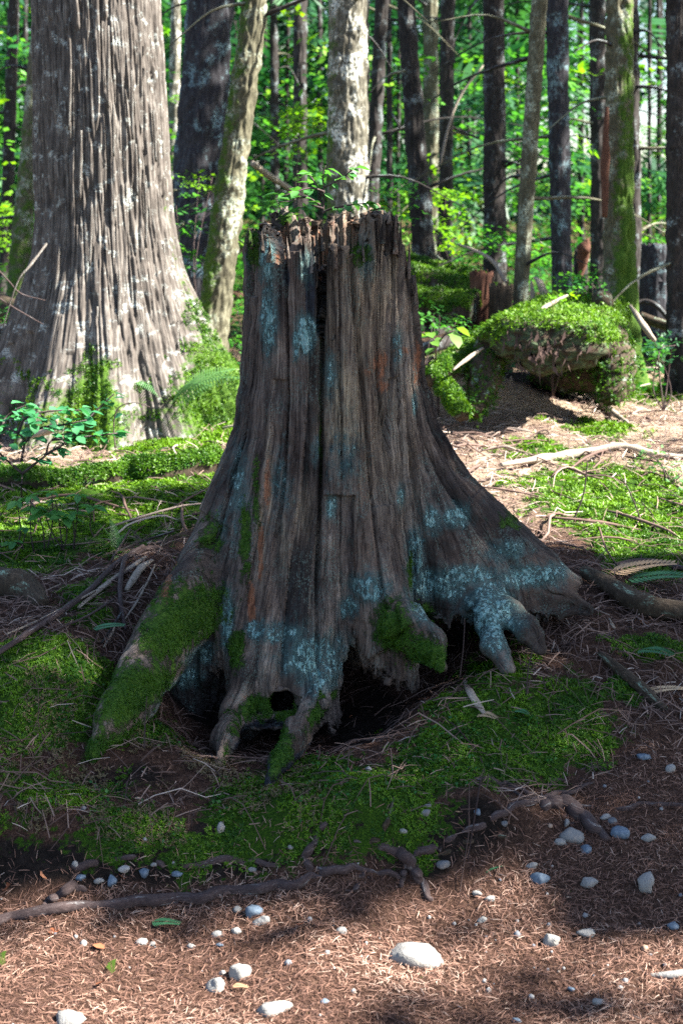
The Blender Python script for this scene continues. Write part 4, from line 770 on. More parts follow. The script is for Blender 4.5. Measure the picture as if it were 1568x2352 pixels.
c = k.ramp(n1, [(.32, (.012, .009, .006)), (.42, (.05, .032, .02)), (.5, (.05, .07, .035)), (.6, (.10, .15, .08)), (.72, (.03, .026, .018))]); c = k.mix(k.step(n2, .45, .7), c, (.07, .05, .035))
mk = k.step(k.math('ADD', k.attr('moss'), k.noise(g, 30, 5, .7)), .9, 1.1); c = k.mix(mk, c, k.ramp(n2, [(.3, (.03, .06, .008)), (.7, (.13, .19, .03))]))
M_logend = k.surf(c, .9, k.bump(k.math('ADD', n1, n2), .9, .015))
part('body', V_, F_, M_logend, log, {'grain': gr, 'moss': ms})
ci = np.where((ms > .3) & (N_[:, 2] > -.1))[0]; ci = rng.choice(ci, 6500); v_, f_, a_ = tufts_on(V_[ci] + rng.normal(size=(6500, 3)) * .012, N_[ci] + np.array([0, -.2, 0]), .020)
tag(part('moss', v_, f_, M_mossblade, log, {'rnd': .3 + .7 * a_}), kind='stuff')
hang = []
for _ in range(110):
    i = rng.choice(np.where((np.abs(N_[:, 2]) < .55) & (V_[:, 1] < 7.9))[0]); p_ = V_[i] + N_[i] * .01; L_ = rng.uniform(.02, .09); w_ = rng.uniform(.0008, .0022)
    hang.append((np.array([p_ + [-w_, 0, 0], p_ + [w_, 0, 0], p_ + [w_ * .5 + rng.normal() * .01, -.01, -L_ * .6], p_ + [rng.normal() * .015, -.015, -L_]]), np.array([[0, 1, 2], [0, 2, 3]]), np.full(4, rng.random())))
v_, f_, a_ = join(hang); tag(part('hanging_fibres', v_, f_, M_twig, log, {'rnd': a_ * .45}), kind='stuff')
for i_, (pts, rr_) in enumerate([([P(1395, 770, 7.7), P(1412, 830, 7.6), P(1412, 880, 7.5), P(1395, 915, 7.4)], [.10, .11, .10, .05]), ([P(1130, 790, 7.4), P(1112, 850, 7.3), P(1105, 905, 7.2), P(1085, 950, 7.1)], [.09, .09, .07, .04]), ([P(1230, 850, 8.2), P(1300, 860, 8.1), P(1390, 850, 8.0)], [.09, .11, .10])]):
    v_, f_, at = tube(pts, rr_, 20, 14, .2, 5 + i_, 1., 1.5); at['moss'] = np.full(len(v_), .12); o_ = part('root', v_, f_, M_log, log, at)
    q_ = rng.integers(0, len(v_), 900); v2, f2, a2 = tufts_on(v_[q_] + rng.normal(size=(900, 3)) * .012, rng.normal(size=(900, 3)) * .5 + [0, -.4, .5], .018); tag(part('moss', v2, f2, M_mossblade, log, {'rnd': a2 * .7}), kind='stuff')
# flat cap fungus / cut log end on the mossy foot
v_, f_, at = tube([P(1378, 680, 8.35), P(1384, 690, 8.1), P(1386, 694, 8.0)], [.05, .055, .05], 6, 16, .15, 3); at['moss'] = np.zeros(len(v_)); single('cut_log', v_, f_, M_log, 'short log with a round tan cut face lying by the big mossy foot', 'log', None, at)

# mossy long ridge log and pale old log on the left
mlog = wood('mossy_log', 'long low moss covered log stretching left of the stump, below the sunny strip', 'log', [on(-160, 1130, .05), on(0, 1120, .03), on(150, 1115, .02), on(300, 1105, .03), on(400, 1095, .05), on(500, 1085, .06)], [.06, .075, .055, .08, .06, .075], M_log, 70, 18, .34, 4, .3, mossup=.5)
wood('old_log', 'pale smooth weathered log stub poking in at the left edge', 'log', [on(-150, 1375, .07), on(-40, 1372, .07), on(50, 1378, .06), on(100, 1402, .02)], [.06, .065, .06, .025], M_log, 26, 12, .25, 8, -.05)

def tuft_tube(o, n_, size, up=.0, bright=1.):
    me = o.data; v_ = np.empty(len(me.vertices) * 3, np.float32); me.vertices.foreach_get('co', v_); v_ = v_.reshape(-1, 3); n3 = np.empty(len(v_) * 3, np.float32); me.vertices.foreach_get('normal', n3); n3 = n3.reshape(-1, 3)
    q_ = [p for p in me.polygons if len(p.vertices) == 4]; pi = rng.integers(0, len(q_), n_); id_ = np.array([list(q_[i].vertices) for i in pi]); a, b = rng.random((n_, 1)), rng.random((n_, 1))
    bl = lambda X: (X[id_[:, 0]] * (1 - a) + X[id_[:, 1]] * a) * (1 - b) + (X[id_[:, 3]] * (1 - a) + X[id_[:, 2]] * a) * b
    p_, nn_ = bl(v_) + np.array(o.location), bl(n3); kp = nn_[:, 2] + .9 * fbm(p_ * 7, 3) > up; v2, f2, a2 = tufts_on(p_[kp], nn_[kp] + [0, 0, -.2], size); tag(part('moss', v2, f2, M_mossblade, o, {'rnd': a2 * bright}), kind='stuff')
for o_ in [o for o in list(COL.objects) if o.parent is None and o.name.split('.')[0] in ('fallen_log', 'mossy_root') and ('moss' in o['label'] or 'green' in o['label'])]: tuft_tube(o_, 5000, .018, .0)
tuft_tube(mlog, 15000, .014, .1, .7)

# ---------------------------------------------------------------- unseen leaves added sunward to cast shade, gaps cut where sun should fall
S = SUN; Av = np.cross([0, 0, 1.], S); Av /= np.linalg.norm(Av); Bv = np.cross(S, Av)
if Av[1] < 0: Av = -Av
ab = lambda p: np.stack([p @ Av, p @ Bv], -1)
LIT = [([-1.05, 7.25, .75], [-1.0, 7.2, 3.6], .40), (P(598, 150, 8.1), P(515, 790, 8.1), .22), (P(825, -40, 9.1), P(840, 520, 9.1), .30), (G(0, 1060), G(440, 1020), .32), (G(90, 1020), G(300, 1070), .30), (P(60, 900, 6.8), P(40, 960, 6.8), .15), (P(420, 940, 7.3), P(520, 900, 7.3), .2),
       (G(1070, 1085), G(1640, 1100), .48), (G(1150, 1170), G(1600, 1190), .32), (G(1180, 1000), G(1560, 960), .30), (G(1420, 1250), G(1600, 1260), .12), (P(1150, 750, 7.1), P(1390, 730, 7.4), .22), (P(1040, 840, 7.2), P(1130, 780, 7.5), .12),
       (P(575, 525, 4.08), P(625, 575, 4.06), .05), (P(640, 556, 4.05), P(700, 565, 4.05), .045), (P(640, 480, 4.48), P(660, 500, 4.48), .04), (P(690, 530, 4.4), P(800, 500, 4.5), .07), (P(720, 410, 4.4), P(840, 460, 4.4), .08),
       (G(-60, 2310), G(330, 2310), .15), (G(-20, 2215), G(380, 2215), .05), (G(560, 2225), G(850, 2190), .03), (G(900, 2160), G(990, 2190), .03), (G(930, 2085), G(1170, 2065), .025), (G(1130, 2120), G(1260, 2170), .02), (G(1480, 2260), G(1620, 2230), .06), (G(700, 2320), G(720, 2330), .05), (G(960, 2240), G(1010, 2240), .03), (G(120, 1530), G(200, 1560), .015)]
LIT = [(ab(np.array(a)), ab(np.array(b)), r) for a, b, r in LIT]
def in_gap(q, soft):
    o = np.zeros(len(q), bool)
    for a, b, r in LIT:
        d = b - a; t = np.clip(((q - a) @ d) / (d @ d + 1e-9), 0, 1); o |= np.linalg.norm(q - a - t[:, None] * d, axis=1) < r + soft
    return o
def shade_canopy_pts(n, a0, a1, b0, b1, t0, t1, soft, thr=None, fr=1.2):
    q = np.stack([rng.uniform(a0, a1, n), rng.uniform(b0, b1, n)], 1); keep = ~in_gap(q, soft)
    if thr is not None: keep &= perlin(np.stack([q[:, 0] * fr, q[:, 1] * fr, 0 * q[:, 0] + 3.3], 1)) > thr
    q = q[keep]; return q[:, :1] * Av + q[:, 1:] * Bv + rng.uniform(t0, t1, len(q))[:, None] * S
LEAF4 = (np.array([[-.5, 0, 0], [0, -.32, .03], [.5, 0, -.05], [0, .32, .03]]), np.array([[0, 1, 2, 3]]))
def leaves_at(Pn, s): n_ = len(Pn); return scatter(LEAF4[0], LEAF4[1], Pn, rotm(rng.uniform(-.9, .9, n_), rng.uniform(-.9, .9, n_), rng.uniform(0, 6.28, n_)), s * rng.uniform(.6, 1.3, n_))
cv = [leaves_at(shade_canopy_pts(2800, .6, 3.02, -4.6, 2.2, 8, 13, .03), .17), leaves_at(shade_canopy_pts(12000, 3.0, 5.0, -4.6, 2.2, 8, 13, .03), .17), leaves_at(shade_canopy_pts(9000, 4.98, 8.2, -5.5, 4., 8, 14, .10, .12, 1.7), .20), leaves_at(shade_canopy_pts(13000, 8.2, 30, -9, 6, 9, 18, .12, .06, .8), .36)]
for a, b, r in [(P(1135, -60, 11.5), P(1135, 600, 11.5), .34), (P(1240, -60, 9.6), P(1195, 640, 9.6), .22), (P(1427, -60, 9), P(1424, 700, 9), .30), (P(480, -60, 10.8), P(455, 640, 10.8), .5), (P(932, -60, 12), P(950, 430, 12), .3), (P(1030, -60, 15), P(1020, 540, 15), .4), (P(1272, -60, 10.6), P(1284, 640, 10.6), .16), (P(1556, -60, 8.6), P(1560, 700, 8.6), .25), (P(90, -60, 11.5), P(50, 600, 11.5), .4), (P(160, 650, 7.), P(130, 900, 6.9), .12), (P(1120, 900, 7.5), P(1330, 900, 7.6), .13), (P(1130, 940, 7.6), P(1250, 930, 7.7), .08)]:  # extra leaf clumps added to shade chosen trunks and the log hollow
    n_ = int(260 * np.linalg.norm(a - b) * r); t_ = rng.random(n_)[:, None]; q_ = a + (b - a) * t_ + rng.normal(size=(n_, 1)) * r * .5 * Av + rng.normal(size=(n_, 1)) * r * .5 * Bv; q_ = q_ + rng.uniform(7, 10, n_)[:, None] * S
    cv.append(leaves_at(q_[~in_gap(ab(q_), .05)], .22))
v_, f_, a_ = join(cv); stuff('shade_canopy', v_, f_, M_shade_canopy, 'unseen leaf canopy added on the sunny side, its gaps shaped to place the sun flecks', 'canopy', {'rnd': a_})

# ---------------------------------------------------------------- the wood beyond: leaves too many to count
def spray(nl, seed, broad=True):
    rs_ = np.random.default_rng(seed); v_, f_ = [], []
    for i in range(nl):
        if broad: p_ = np.array([rs_.uniform(0, 1), rs_.normal() * .30, rs_.normal() * .07]); l_, w_ = rs_.uniform(.14, .26), .6; a_ = rs_.uniform(0, 6.28); tl = rs_.normal() * .35
        else:
            t_ = i / nl; sd = 1 if i % 2 else -1; p_ = np.array([t_, 0, -.25 * t_ * t_]); l_, w_ = .42 * (1 - .75 * t_) + .06, .22; a_ = sd * 1.0; tl = .35
        d_ = np.array([math.cos(a_), math.sin(a_), -tl * .7]); s_ = np.array([-math.sin(a_), math.cos(a_), .2 * rs_.normal()]); b_ = len(v_)
        v_ += [p_, p_ + d_ * l_ * .5 - s_ * l_ * w_ / 2, p_ + d_ * l_, p_ + d_ * l_ * .5 + s_ * l_ * w_ / 2]; f_.append((b_, b_ + 1, b_ + 2, b_ + 3))
    return np.array(v_), np.array(f_)
SPB = [spray(11, s_) for s_ in range(3)]; SPC = [spray(16, s_, False) for s_ in range(2)]
def sprays(T, Pn, s, droop=.35):
    n_ = len(Pn); M_ = rotm(rng.normal(size=n_) * .3, rng.normal(size=n_) * .25 + droop, rng.uniform(0, 6.28, n_)); w_ = rng.integers(0, len(T), n_)
    return join([scatter(T[i][0], T[i][1], Pn[w_ == i], M_[w_ == i], s[w_ == i], np.clip(.5 + .28 * rng.normal(size=(w_ == i).sum()), 0, 1)) for i in range(len(T))])
def far_pts(n, y0, y1, z0, z1, thr, fr, wid=.34, off=0.):
    y_ = y0 * (y1 / y0) ** rng.random(n); x_ = rng.uniform(-1, 1, n) * (wid * y_ + 1.5); t_ = rng.random(n); el = z0 + (z1 - z0) * t_     # slope above the eye
    z_ = np.maximum(H0(x_, y_) + .15, CAMZ + el * y_)
    sc = y_ / 20; keep = perlin(np.stack([x_ / sc * fr + off, y_ * .35, z_ / sc * fr], 1)) > thr
    return np.stack([x_, y_, z_], 1)[keep]
p_ = far_pts(4400, 20, 46, .01, .22, .08, .6); p_ = p_[(rng.random(len(p_)) < .22) | (p_[:, 0] / p_[:, 1] < .13) | (p_[:, 2] - CAMZ < .04 * p_[:, 1])]; v_, f_, a_ = sprays(SPC, p_, (.5 + .035 * p_[:, 1]) * rng.uniform(.7, 1.3, len(p_)))
stuff('conifer_foliage', v_, f_, M_conif, 'dark drooping conifer sprays massed in the far wood', 'foliage', {'rnd': a_})
p_ = far_pts(3000, 38, 62, .0, .20, -.25, .5, off=5.); p_ = p_[(rng.random(len(p_)) < .25) | (p_[:, 0] / p_[:, 1] < .12) | (p_[:, 2] - CAMZ < .03 * p_[:, 1])]; v_, f_, a_ = sprays(SPC, p_, 2.3 * rng.uniform(.7, 1.3, len(p_)))
stuff('deep_forest', v_, f_, M_shadeconif, 'darkest conifer sprays closing the far depth of the wood', 'foliage', {'rnd': a_})
p_ = far_pts(4000, 14, 40, -.055, .11, .02, .55, off=9.); v_, f_, a_ = sprays(SPB, p_, (.18 + .013 * p_[:, 1]) * rng.uniform(.7, 1.3, len(p_)), .05)
stuff('leafy_undergrowth', v_, f_, M_broad, 'sunlit green leaves of the undergrowth filling the far wood', 'foliage', {'rnd': a_})
p_ = far_pts(1300, 13, 34, -.05, .13, .18, .6, off=31.); v_, f_, a_ = sprays(SPB, p_, (.18 + .014 * p_[:, 1]) * rng.uniform(.7, 1.3, len(p_)), .05)
stuff('bright_undergrowth', v_, f_, M_bright, 'yellow green backlit leaves scattered through the far wood', 'foliage', {'rnd': a_})
# low green cover on the floor of the wood
n_ = 5200; y_ = 8.2 * (26 / 8.2) ** rng.random(n_); x_ = rng.uniform(-1, 1, n_) * (.34 * y_ + .8); kp = (perlin(np.stack([x_ * .9, y_ * .9, 0 * x_], 1)) > -.05) & ~((np.abs(x_ + 1.25) < .8) & (y_ < 8.6))
x_, y_ = x_[kp], y_[kp]; p_ = np.stack([x_, y_, H(x_, y_) + rng.uniform(.03, .30, len(x_)) * np.clip(y_ / 12, .4, 1.2)], 1); v_, f_, a_ = sprays(SPB, p_, (.10 + .012 * y_) * rng.uniform(.6, 1.2, len(x_)), 0.)
stuff('ground_cover', v_, f_, M_broad, 'low leafy cover on the shaded floor of the wood', 'foliage', {'rnd': a_ * .7})

# ---------------------------------------------------------------- plants one can tell apart
def leaf_mesh(name, mat, w=.55, fold=.10, droop=.12):
    t = [(0, 0, 0), (.28, .36, 0), (.62, .40, 0), (1, 0, 0)]
    V_ = [(0, 0, 0), (.30, 0, .01), (.65, 0, -droop * .3), (1, 0, -droop), (.28, w * .42, fold), (.64, w * .40, fold * .6 - droop * .3), (.28, -w * .42, fold), (.64, -w * .40, fold * .6 - droop * .3)]
    F_ = [np.array([[1, 2, 5, 4], [1, 6, 7, 2]]), np.array([[0, 1, 4], [0, 6, 1], [2, 3, 5], [2, 7, 3]])]
    return mesh(name, V_, F_, mat)
L_shrub, L_teal, L_bright = leaf_mesh('leaf', M_shrub), leaf_mesh('leaf', M_teal, .7), leaf_mesh('leaf', leaf_mat('vine_leaf', (.07, .20, .03), (.17, .33, .05), .5, True, .04), .8)
def put_leaf(t, me, p, az, tilt, roll, s, par=None):
    o = obj('leaf', me, par or t, tuple(np.array(p) - np.array(t.location))); o.rotation_euler = (roll, tilt, az); o.scale = (s, s, s); return o
def shrub(name, label, cat, base, branches, me, group=None, rads=(.006, .0025), lift=.1):
    """branches: (world points, leaf count, leaf length, spread)"""
    t = empty(name, base, label, cat, group)
    for pts, nl, ll, spread in branches:
        v_, f_, at = tube(pts, rads, max(8, len(pts) * 4), 5, .1, 1); at['moss'] = np.full(len(v_), -1.); st_ = part('stem', v_, f_, M_root, t, at)
        c_ = smooth_path(pts, 40); dr = np.gradient(c_, axis=0)
        for i in range(nl):
            u_ = .25 + .75 * (i + .5) / nl; q_ = min(39, int(u_ * 40)); az = math.atan2(dr[q_, 1], dr[q_, 0]) + (1 if i % 2 else -1) * rng.uniform(.5, 1.3) if i < nl - 1 else math.atan2(dr[q_, 1], dr[q_, 0])
            put_leaf(t, me, c_[q_] + rng.normal(size=3) * np.array([1, 1, .35]) * spread, az, rng.normal() * .25 + .1, rng.normal() * .3, ll * rng.uniform(.75, 1.2), st_)
    return t
Yl = 5.3; b0 = G(52, 1165); J = P(52, 1088, Yl)
br = [([b0, P(50, 1130, Yl), J], 0, .05, 0), ([J, P(20, 1060, Yl), P(-20, 1020, Yl - .05), P(-50, 980, Yl)], 13, .055, .02), ([J, P(85, 1062, Yl), P(105, 1045, Yl), P(120, 1010, Yl + .05), P(180, 985, Yl)], 23, .055, .03),
      ([P(105, 1045, Yl), P(160, 1010, Yl), P(215, 950, Yl + .1), P(262, 905, Yl + .15)], 17, .055, .02), ([P(50, 1060, Yl), P(55, 1010, Yl), P(20, 985, Yl), P(-30, 985, Yl)], 23, .055, .04), ([P(55, 1020, Yl), P(90, 985, Yl), P(150, 975, Yl), P(200, 965, Yl)], 34, .055, .045), ([P(40, 1000, Yl), P(60, 960, Yl), P(110, 945, Yl), P(190, 942, Yl)], 27, .055, .035), ([P(10, 1000, Yl), P(10, 965, Yl + .1), P(40, 940, Yl + .1), P(65, 930, Yl + .1)], 17, .055, .03), ([P(120, 1010, Yl), P(180, 1005, Yl), P(270, 995, Yl)], 15, .055, .02)]
shrub('huckleberry_shrub', 'thin forked shrub with flat layers of teal green leaves on the left', 'shrub', b0, br, L_teal)
def whorl(t, me, c_, n_, s, tip=.1, par=None):
    a0 = rng.uniform(0, 6.28)
    for i in range(n_): put_leaf(t, me, c_, a0 + i * 6.283 / n_ + rng.normal() * .15, tip + rng.normal() * .15, rng.normal() * .2, s * rng.uniform(.8, 1.15), par)
Yb = 5.0; t = empty('bunchberry', G(110, 1260), 'low plant of bright green rounded leaf whorls under the forked shrub', 'plant')
for px, py, n_, s in [(40, 1152, 5, .06), (72, 1140, 5, .05), (105, 1182, 6, .075), (85, 1168, 5, .06), (150, 1190, 6, .08), (128, 1150, 5, .055), (165, 1180, 5, .055), (180, 1138, 5, .055), (212, 1165, 6, .065), (60, 1215, 5, .045), (15, 1250, 5, .05), (35, 1245, 5, .045), (120, 1132, 5, .05)]:
    c_ = P(px, py, Yb); g_ = np.array([c_[0] + rng.normal() * .03, Yb + .02, H([c_[0]], [Yb])[0]])
    v_, f_, at = tube([g_, (g_ + c_) / 2 + rng.normal(size=3) * .01, c_], [.003, .002], 8, 5, .1); at['moss'] = np.full(len(v_), -1.); st_ = part('stem', v_, f_, M_root, t, at); whorl(t, L_shrub, c_, n_, s, .1, st_)
Ys = 4.42; b0 = P(742, 488, Ys)
br = [([b0, P(744, 440, Ys), P(741, 405, Ys), P(748, 380, Ys)], 7, .046, .008), ([P(744, 440, Ys), P(715, 432, Ys - .02), P(680, 440, Ys - .04), P(652, 450, Ys - .05)], 13, .046, .014), ([P(735, 470, Ys - .03), P(700, 452, Ys - .06), P(665, 462, Ys - .1), P(640, 464, Ys - .12)], 10, .044, .012), ([P(744, 430, Ys), P(765, 420, Ys), P(795, 402, Ys), P(812, 385, Ys)], 8, .044, .008), ([b0, P(765, 478, Ys - .1), P(810, 470, Ys - .12), P(850, 466, Ys - .1)], 16, .046, .012), ([P(740, 478, Ys - .08), P(715, 472, Ys - .12), P(690, 478, Ys - .16)], 10, .044, .015), ([P(742, 450, Ys), P(720, 415, Ys + .03), P(705, 395, Ys + .05)], 7, .044, .01), ([P(850, 492, Ys - .1), P(862, 482, Ys - .12), P(884, 478, Ys - .14)], 4, .03, .006)]
shrub('huckleberry_sprig', 'small bright huckleberry sprig growing out of the jagged stump top', 'plant', b0, br, L_shrub, None, (.004, .0015))
b0 = G(1000, 845); br = [([b0, P(1000, 800, 6.2), P(990, 770, 6.0), P(970, 765, 5.9)], 5, .07, .015), ([P(1000, 800, 6.2), P(1020, 770, 6.1), P(1045, 758, 6.1)], 5, .08, .015)]
shrub('seedling', 'few broad bright leaves peeping out beside the stump on its right', 'plant', b0, br, L_bright, None, (.005, .002))
def bush(label, px, py, w_, h_, Y, mat, n_, s, seed=0, flatness=.5):
    rs_ = np.random.default_rng(seed + 50); c_ = P(px, py, Y); k_ = mpp(Y, c_[2]); g_ = np.array([c_[0], Y, H([c_[0]], [Y])[0]])
    t = empty('shrub', g_, label, 'shrub'); Pn = []
    for i in range(4):
        e_ = c_ + np.array([rs_.uniform(-1, 1) * w_ * k_ * .35, rs_.normal() * .15, rs_.uniform(-.3, .4) * h_ * k_]); v_, f_, at = tube([g_, (g_ + c_) / 2 + rs_.normal(size=3) * .05, e_], [.005, .002], 10, 5, .1, i); at['moss'] = np.full(len(v_), 0.); part('stem', v_, f_, M_root, t, at)
    layers = rs_.uniform(-.5, .5, 7)
    Pn = np.stack([c_[0] + np.clip(rs_.normal(size=n_) * .28, -.6, .6) * w_ * k_, Y + rs_.normal(size=n_) * .22, c_[2] + (layers[rs_.integers(0, 7, n_)] + rs_.normal(size=n_) * .05) * h_ * k_], 1)
    v_, f_, a_ = sprays(SPB, Pn, s * rs_.uniform(.6, 1.3, n_), .05); tag(part('leaves', v_, f_, mat, t, {'rnd': a_}), kind='stuff')
for i, a_ in enumerate([('vivid yellow green shrub shining in the gap left of the bright flaky trunk', 700, 290, 110, 100, 10.5, M_bright, 46, .22),
          ('small lit shrub at the foot of the thick blue grey trunk', 465, 405, 70, 70, 9.6, M_bright, 16, .14), ('dim green shrub between the great cedar and the leaning mossy tree', 435, 540, 70, 170, 9.4, M_broad, 30, .16),
          ('green shrub peeping over the stump beside the flaring grey trunk', 905, 470, 110, 90, 10.5, M_broad, 34, .18), ('pale green shrub in front of the smooth dark trunks', 1010, 500, 110, 120, 13, M_bright, 50, .24),
          ('leafy shrub covering the foot of the dark scaly trunk', 1130, 555, 110, 90, 10.6, M_broad, 40, .18), ('leafy plant behind the mossy log around the snapped snag', 1325, 660, 90, 60, 8.3, M_broad, 34, .13), ('sunlit leaves on top of the hollow log', 1275, 690, 60, 40, 7.9, M_bright, 14, .10),
          ('low green plant hiding the shaded logs right of the stump', 1010, 725, 110, 60, 7.6, M_broad, 26, .12), ('green shrub between the scaly trunk and the slim leaning tree', 1240, 600, 80, 120, 12, M_broad, 40, .2), ('low plants lit at the right edge behind the big mossy trunk', 1500, 640, 130, 70, 11.5, M_broad, 44, .2),
          ('dark leaves low at the right edge beside the white stick', 1530, 790, 90, 40, 7.8, M_conif, 26, .12), ('leaves lit in the gap left of the great cedar', 25, 540, 60, 160, 14, M_bright, 40, .24), ('dim leaves under the dead twigs left of the great cedar', 30, 720, 80, 60, 9.5, M_broad, 24, .14), ('leaves peeping between the leaning tree and the stump', 545, 760, 30, 130, 8.8, M_broad, 26, .12),
          ('sprig of leaves under the pale dead stick behind the stump', 615, 440, 70, 70, 11.5, M_broad, 26, .2), ('sunlit low leaves at the right edge over the mossy bank', 1530, 1075, 90, 25, 5.9, M_fern, 14, .11)]): bush(*a_, seed=i)

def frond_mesh(name, mat, n=22, wid=.20):
    v_, f_ = [], []; ax = lambda t: np.array([t, 0, .28 * math.sin(t * 2.3) - .12 * t])
    for i in range(n):
        t_ = .12 + .88 * i / n; w_ = wid * math.sin(math.pi * (.15 + .85 * t_) ** .8) + .01
        for sd in (1, -1):
            p_ = ax(t_); d_ = np.array([.35, sd, -.15]) * w_; s_ = np.array([.36 / n * .62, 0, .0]); b_ = len(v_)
            v_ += [p_ - s_, p_ + s_, p_ + d_ * .7 + s_ * .8, p_ + d_, p_ + d_ * .7 - s_ * .8]; f_ += [(b_, b_ + 1, b_ + 2), (b_, b_ + 2, b_ + 4), (b_ + 4, b_ + 2, b_ + 3)]
    for i in range(10):
        a_, c_ = ax(i / 10), ax((i + 1) / 10); b_ = len(v_); q_ = np.array([0, .006, 0]); v_ += [a_ - q_, a_ + q_, c_ + q_, c_ - q_]; f_ += [(b_, b_ + 1, b_ + 2), (b_, b_ + 2, b_ + 3)]
    return mesh(name, v_, np.array(f_), mat, None, False)
FR_ = frond_mesh('frond', M_fern)
def fern(label, base, fr, cat='fern', name='fern'):
    t = empty(name, base, label, cat)
    for az, tilt, L_, roll in fr:
        o = obj('frond', FR_, t); o.rotation_euler = (R(roll), R(-tilt), R(az)); o.scale = (L_,) * 3
    return t
Yf_ = 7.1; fern('pale green fern spreading its fronds at the sunny foot of the great cedar', P(395, 925, Yf_), [(-150, 12, .34, 40), (-25, 16, .44, 45), (-75, 12, .32, 25), (-48, 14, .38, 35), (8, 24, .36, 45), (205, 22, .26, -30)])
fern('small dark fern under the mossy ledge above the stick pile', G(268, 1268, .0), [(160, 40, .15, 30), (120, 50, .13, 20), (200, 25, .12, 40), (40, 50, .08, 0)])
fern('tiny fern on the mossy ridge just left of the stump', G(440, 1140, .02), [(200, 40, .12, 20), (-60, 30, .12, 20)])

# ---------------------------------------------------------------- roots on the bank and path
def root(label, pts, wpx, seed=1, name='root', mat=M_root, sides=9, moss_=-.2, parent=None, k=1.0, bump=.22):
    rs_ = np.random.default_rng(seed); pp = smooth_path([(a, b, w) for (a, b), w in zip(pts, wpx)], len(pts) * 3 - 2); pp[1:-1, :2] += rs_.normal(size=(len(pp) - 2, 2)) * np.array([2., 3.2]); pp[:, 2] *= rs_.uniform(.92, 1.1, len(pp))
    q = [on(px, py, w * mpp(3.4) * .5, k * rs_.uniform(.9, 1.7)) for px, py, w in pp]
    v_, f_, at = tube(q, [w * mpp(3.4) * .66 for w in pp[:, 2]], len(pp) * 5, sides + 2, bump * .8, seed, 1., 1.2); at['moss'] = np.full(len(v_), moss_)
    o = single(name, v_, f_, mat, label, 'root', 'roots crossing the bank and the path', at)
    for q_ in range(len(pts) - 1):
        i = int(rs_.integers(1, len(pp) - 1)); a, b, w = pp[i]; sx, sy = rs_.normal() * 38, rs_.normal() * 16; e = [on(a + sx * t, b + sy * t + rs_.normal() * 3, w * mpp(3.4) * .25, rs_.uniform(.2, 1)) for t in (0, .4, .75, 1)]
        v_, f_, at = tube(e, [w * mpp(3.4) * .30, w * mpp(3.4) * .2, .0018, .0008], 12, 6, .25, seed + q_, 1., 2.); at['moss'] = np.full(len(v_), moss_); part('rootlet', v_, f_, mat, o, at)
    return o
root('longest root, lying along the path edge from the left edge of the picture', [(-60, 2142), (60, 2112), (180, 2094), (320, 2086), (460, 2070), (600, 2055), (690, 2035), (752, 2014)], [14, 20, 18, 20, 19, 18, 16, 10], 1)
root('thin wavy root along the bank above the longest root', [(120, 1985), (170, 1997), (230, 1992), (300, 1975), (370, 1990), (400, 2004), (480, 1986), (560, 1982), (640, 1992)], [7, 13, 12, 9, 10, 13, 14, 12, 7], 2)
root('looping root hanging under the mossy bank in the middle', [(772, 1878), (745, 1905), (718, 1950), (702, 1988), (730, 2008), (790, 2004), (850, 2008), (918, 2022)], [8, 11, 13, 14, 15, 16, 14, 8], 3)
r_ = root('knotted root with a foot that dives into the path', [(812, 1938), (850, 1952), (905, 1962), (938, 1984), (948, 2012), (970, 2045), (992, 2072)], [9, 15, 18, 22, 18, 15, 9], 4)
root('small root fork beside the knotted root, bent down to the path', [(938, 1990), (930, 2010), (922, 2030), (928, 2046)], [14, 12, 9, 6], 5)
root('long dark root running up the bank towards the right', [(925, 1982), (985, 1955), (1050, 1928), (1100, 1902), (1160, 1876), (1215, 1850), (1260, 1836), (1320, 1818), (1400, 1778)], [12, 15, 15, 14, 14, 13, 11, 8, 4], 6)
root('short root joining the long dark root from the green bank', [(1085, 1792), (1130, 1800), (1180, 1812), (1225, 1830)], [6, 9, 10, 8], 7)
root('grey thin root under the long dark root', [(955, 1995), (1000, 1974), (1040, 1950), (1080, 1935), (1130, 1928), (1172, 1925)], [9, 11, 10, 9, 8, 5], 8, mat=M_log)
root('greenish root climbing out of the moss above the knotted root', [(798, 1992), (830, 1958), (868, 1932), (885, 1900), (897, 1868), (903, 1826)], [6, 10, 11, 10, 8, 5], 9, mat=M_log)
root('stout stub of root arching out of the ground near the blue stones', [(1244, 1862), (1268, 1850), (1310, 1866), (1345, 1895), (1395, 1935)], [16, 28, 30, 27, 14], 10, bump=.25, k=.6)
root('thin root trailing to the right edge beyond the stout stub', [(1180, 1822), (1250, 1842), (1330, 1855), (1420, 1862), (1500, 1855), (1640, 1862)], [5, 6, 7, 8, 10, 8], 11)
root('wispy root on the right slope above the stout stub', [(1230, 1835), (1300, 1790), (1370, 1760), (1440, 1742)], [6, 6, 5, 3], 14)
root('little curled root between the wavy and the longest root', [(815, 2050), (822, 2030), (835, 2012), (832, 2000)], [8, 8, 6, 4], 12)
root('brown root knuckle lying at the lower left above the longest root', [(100, 2090), (130, 2068), (165, 2050), (198, 2052)], [9, 15, 17, 9], 13)
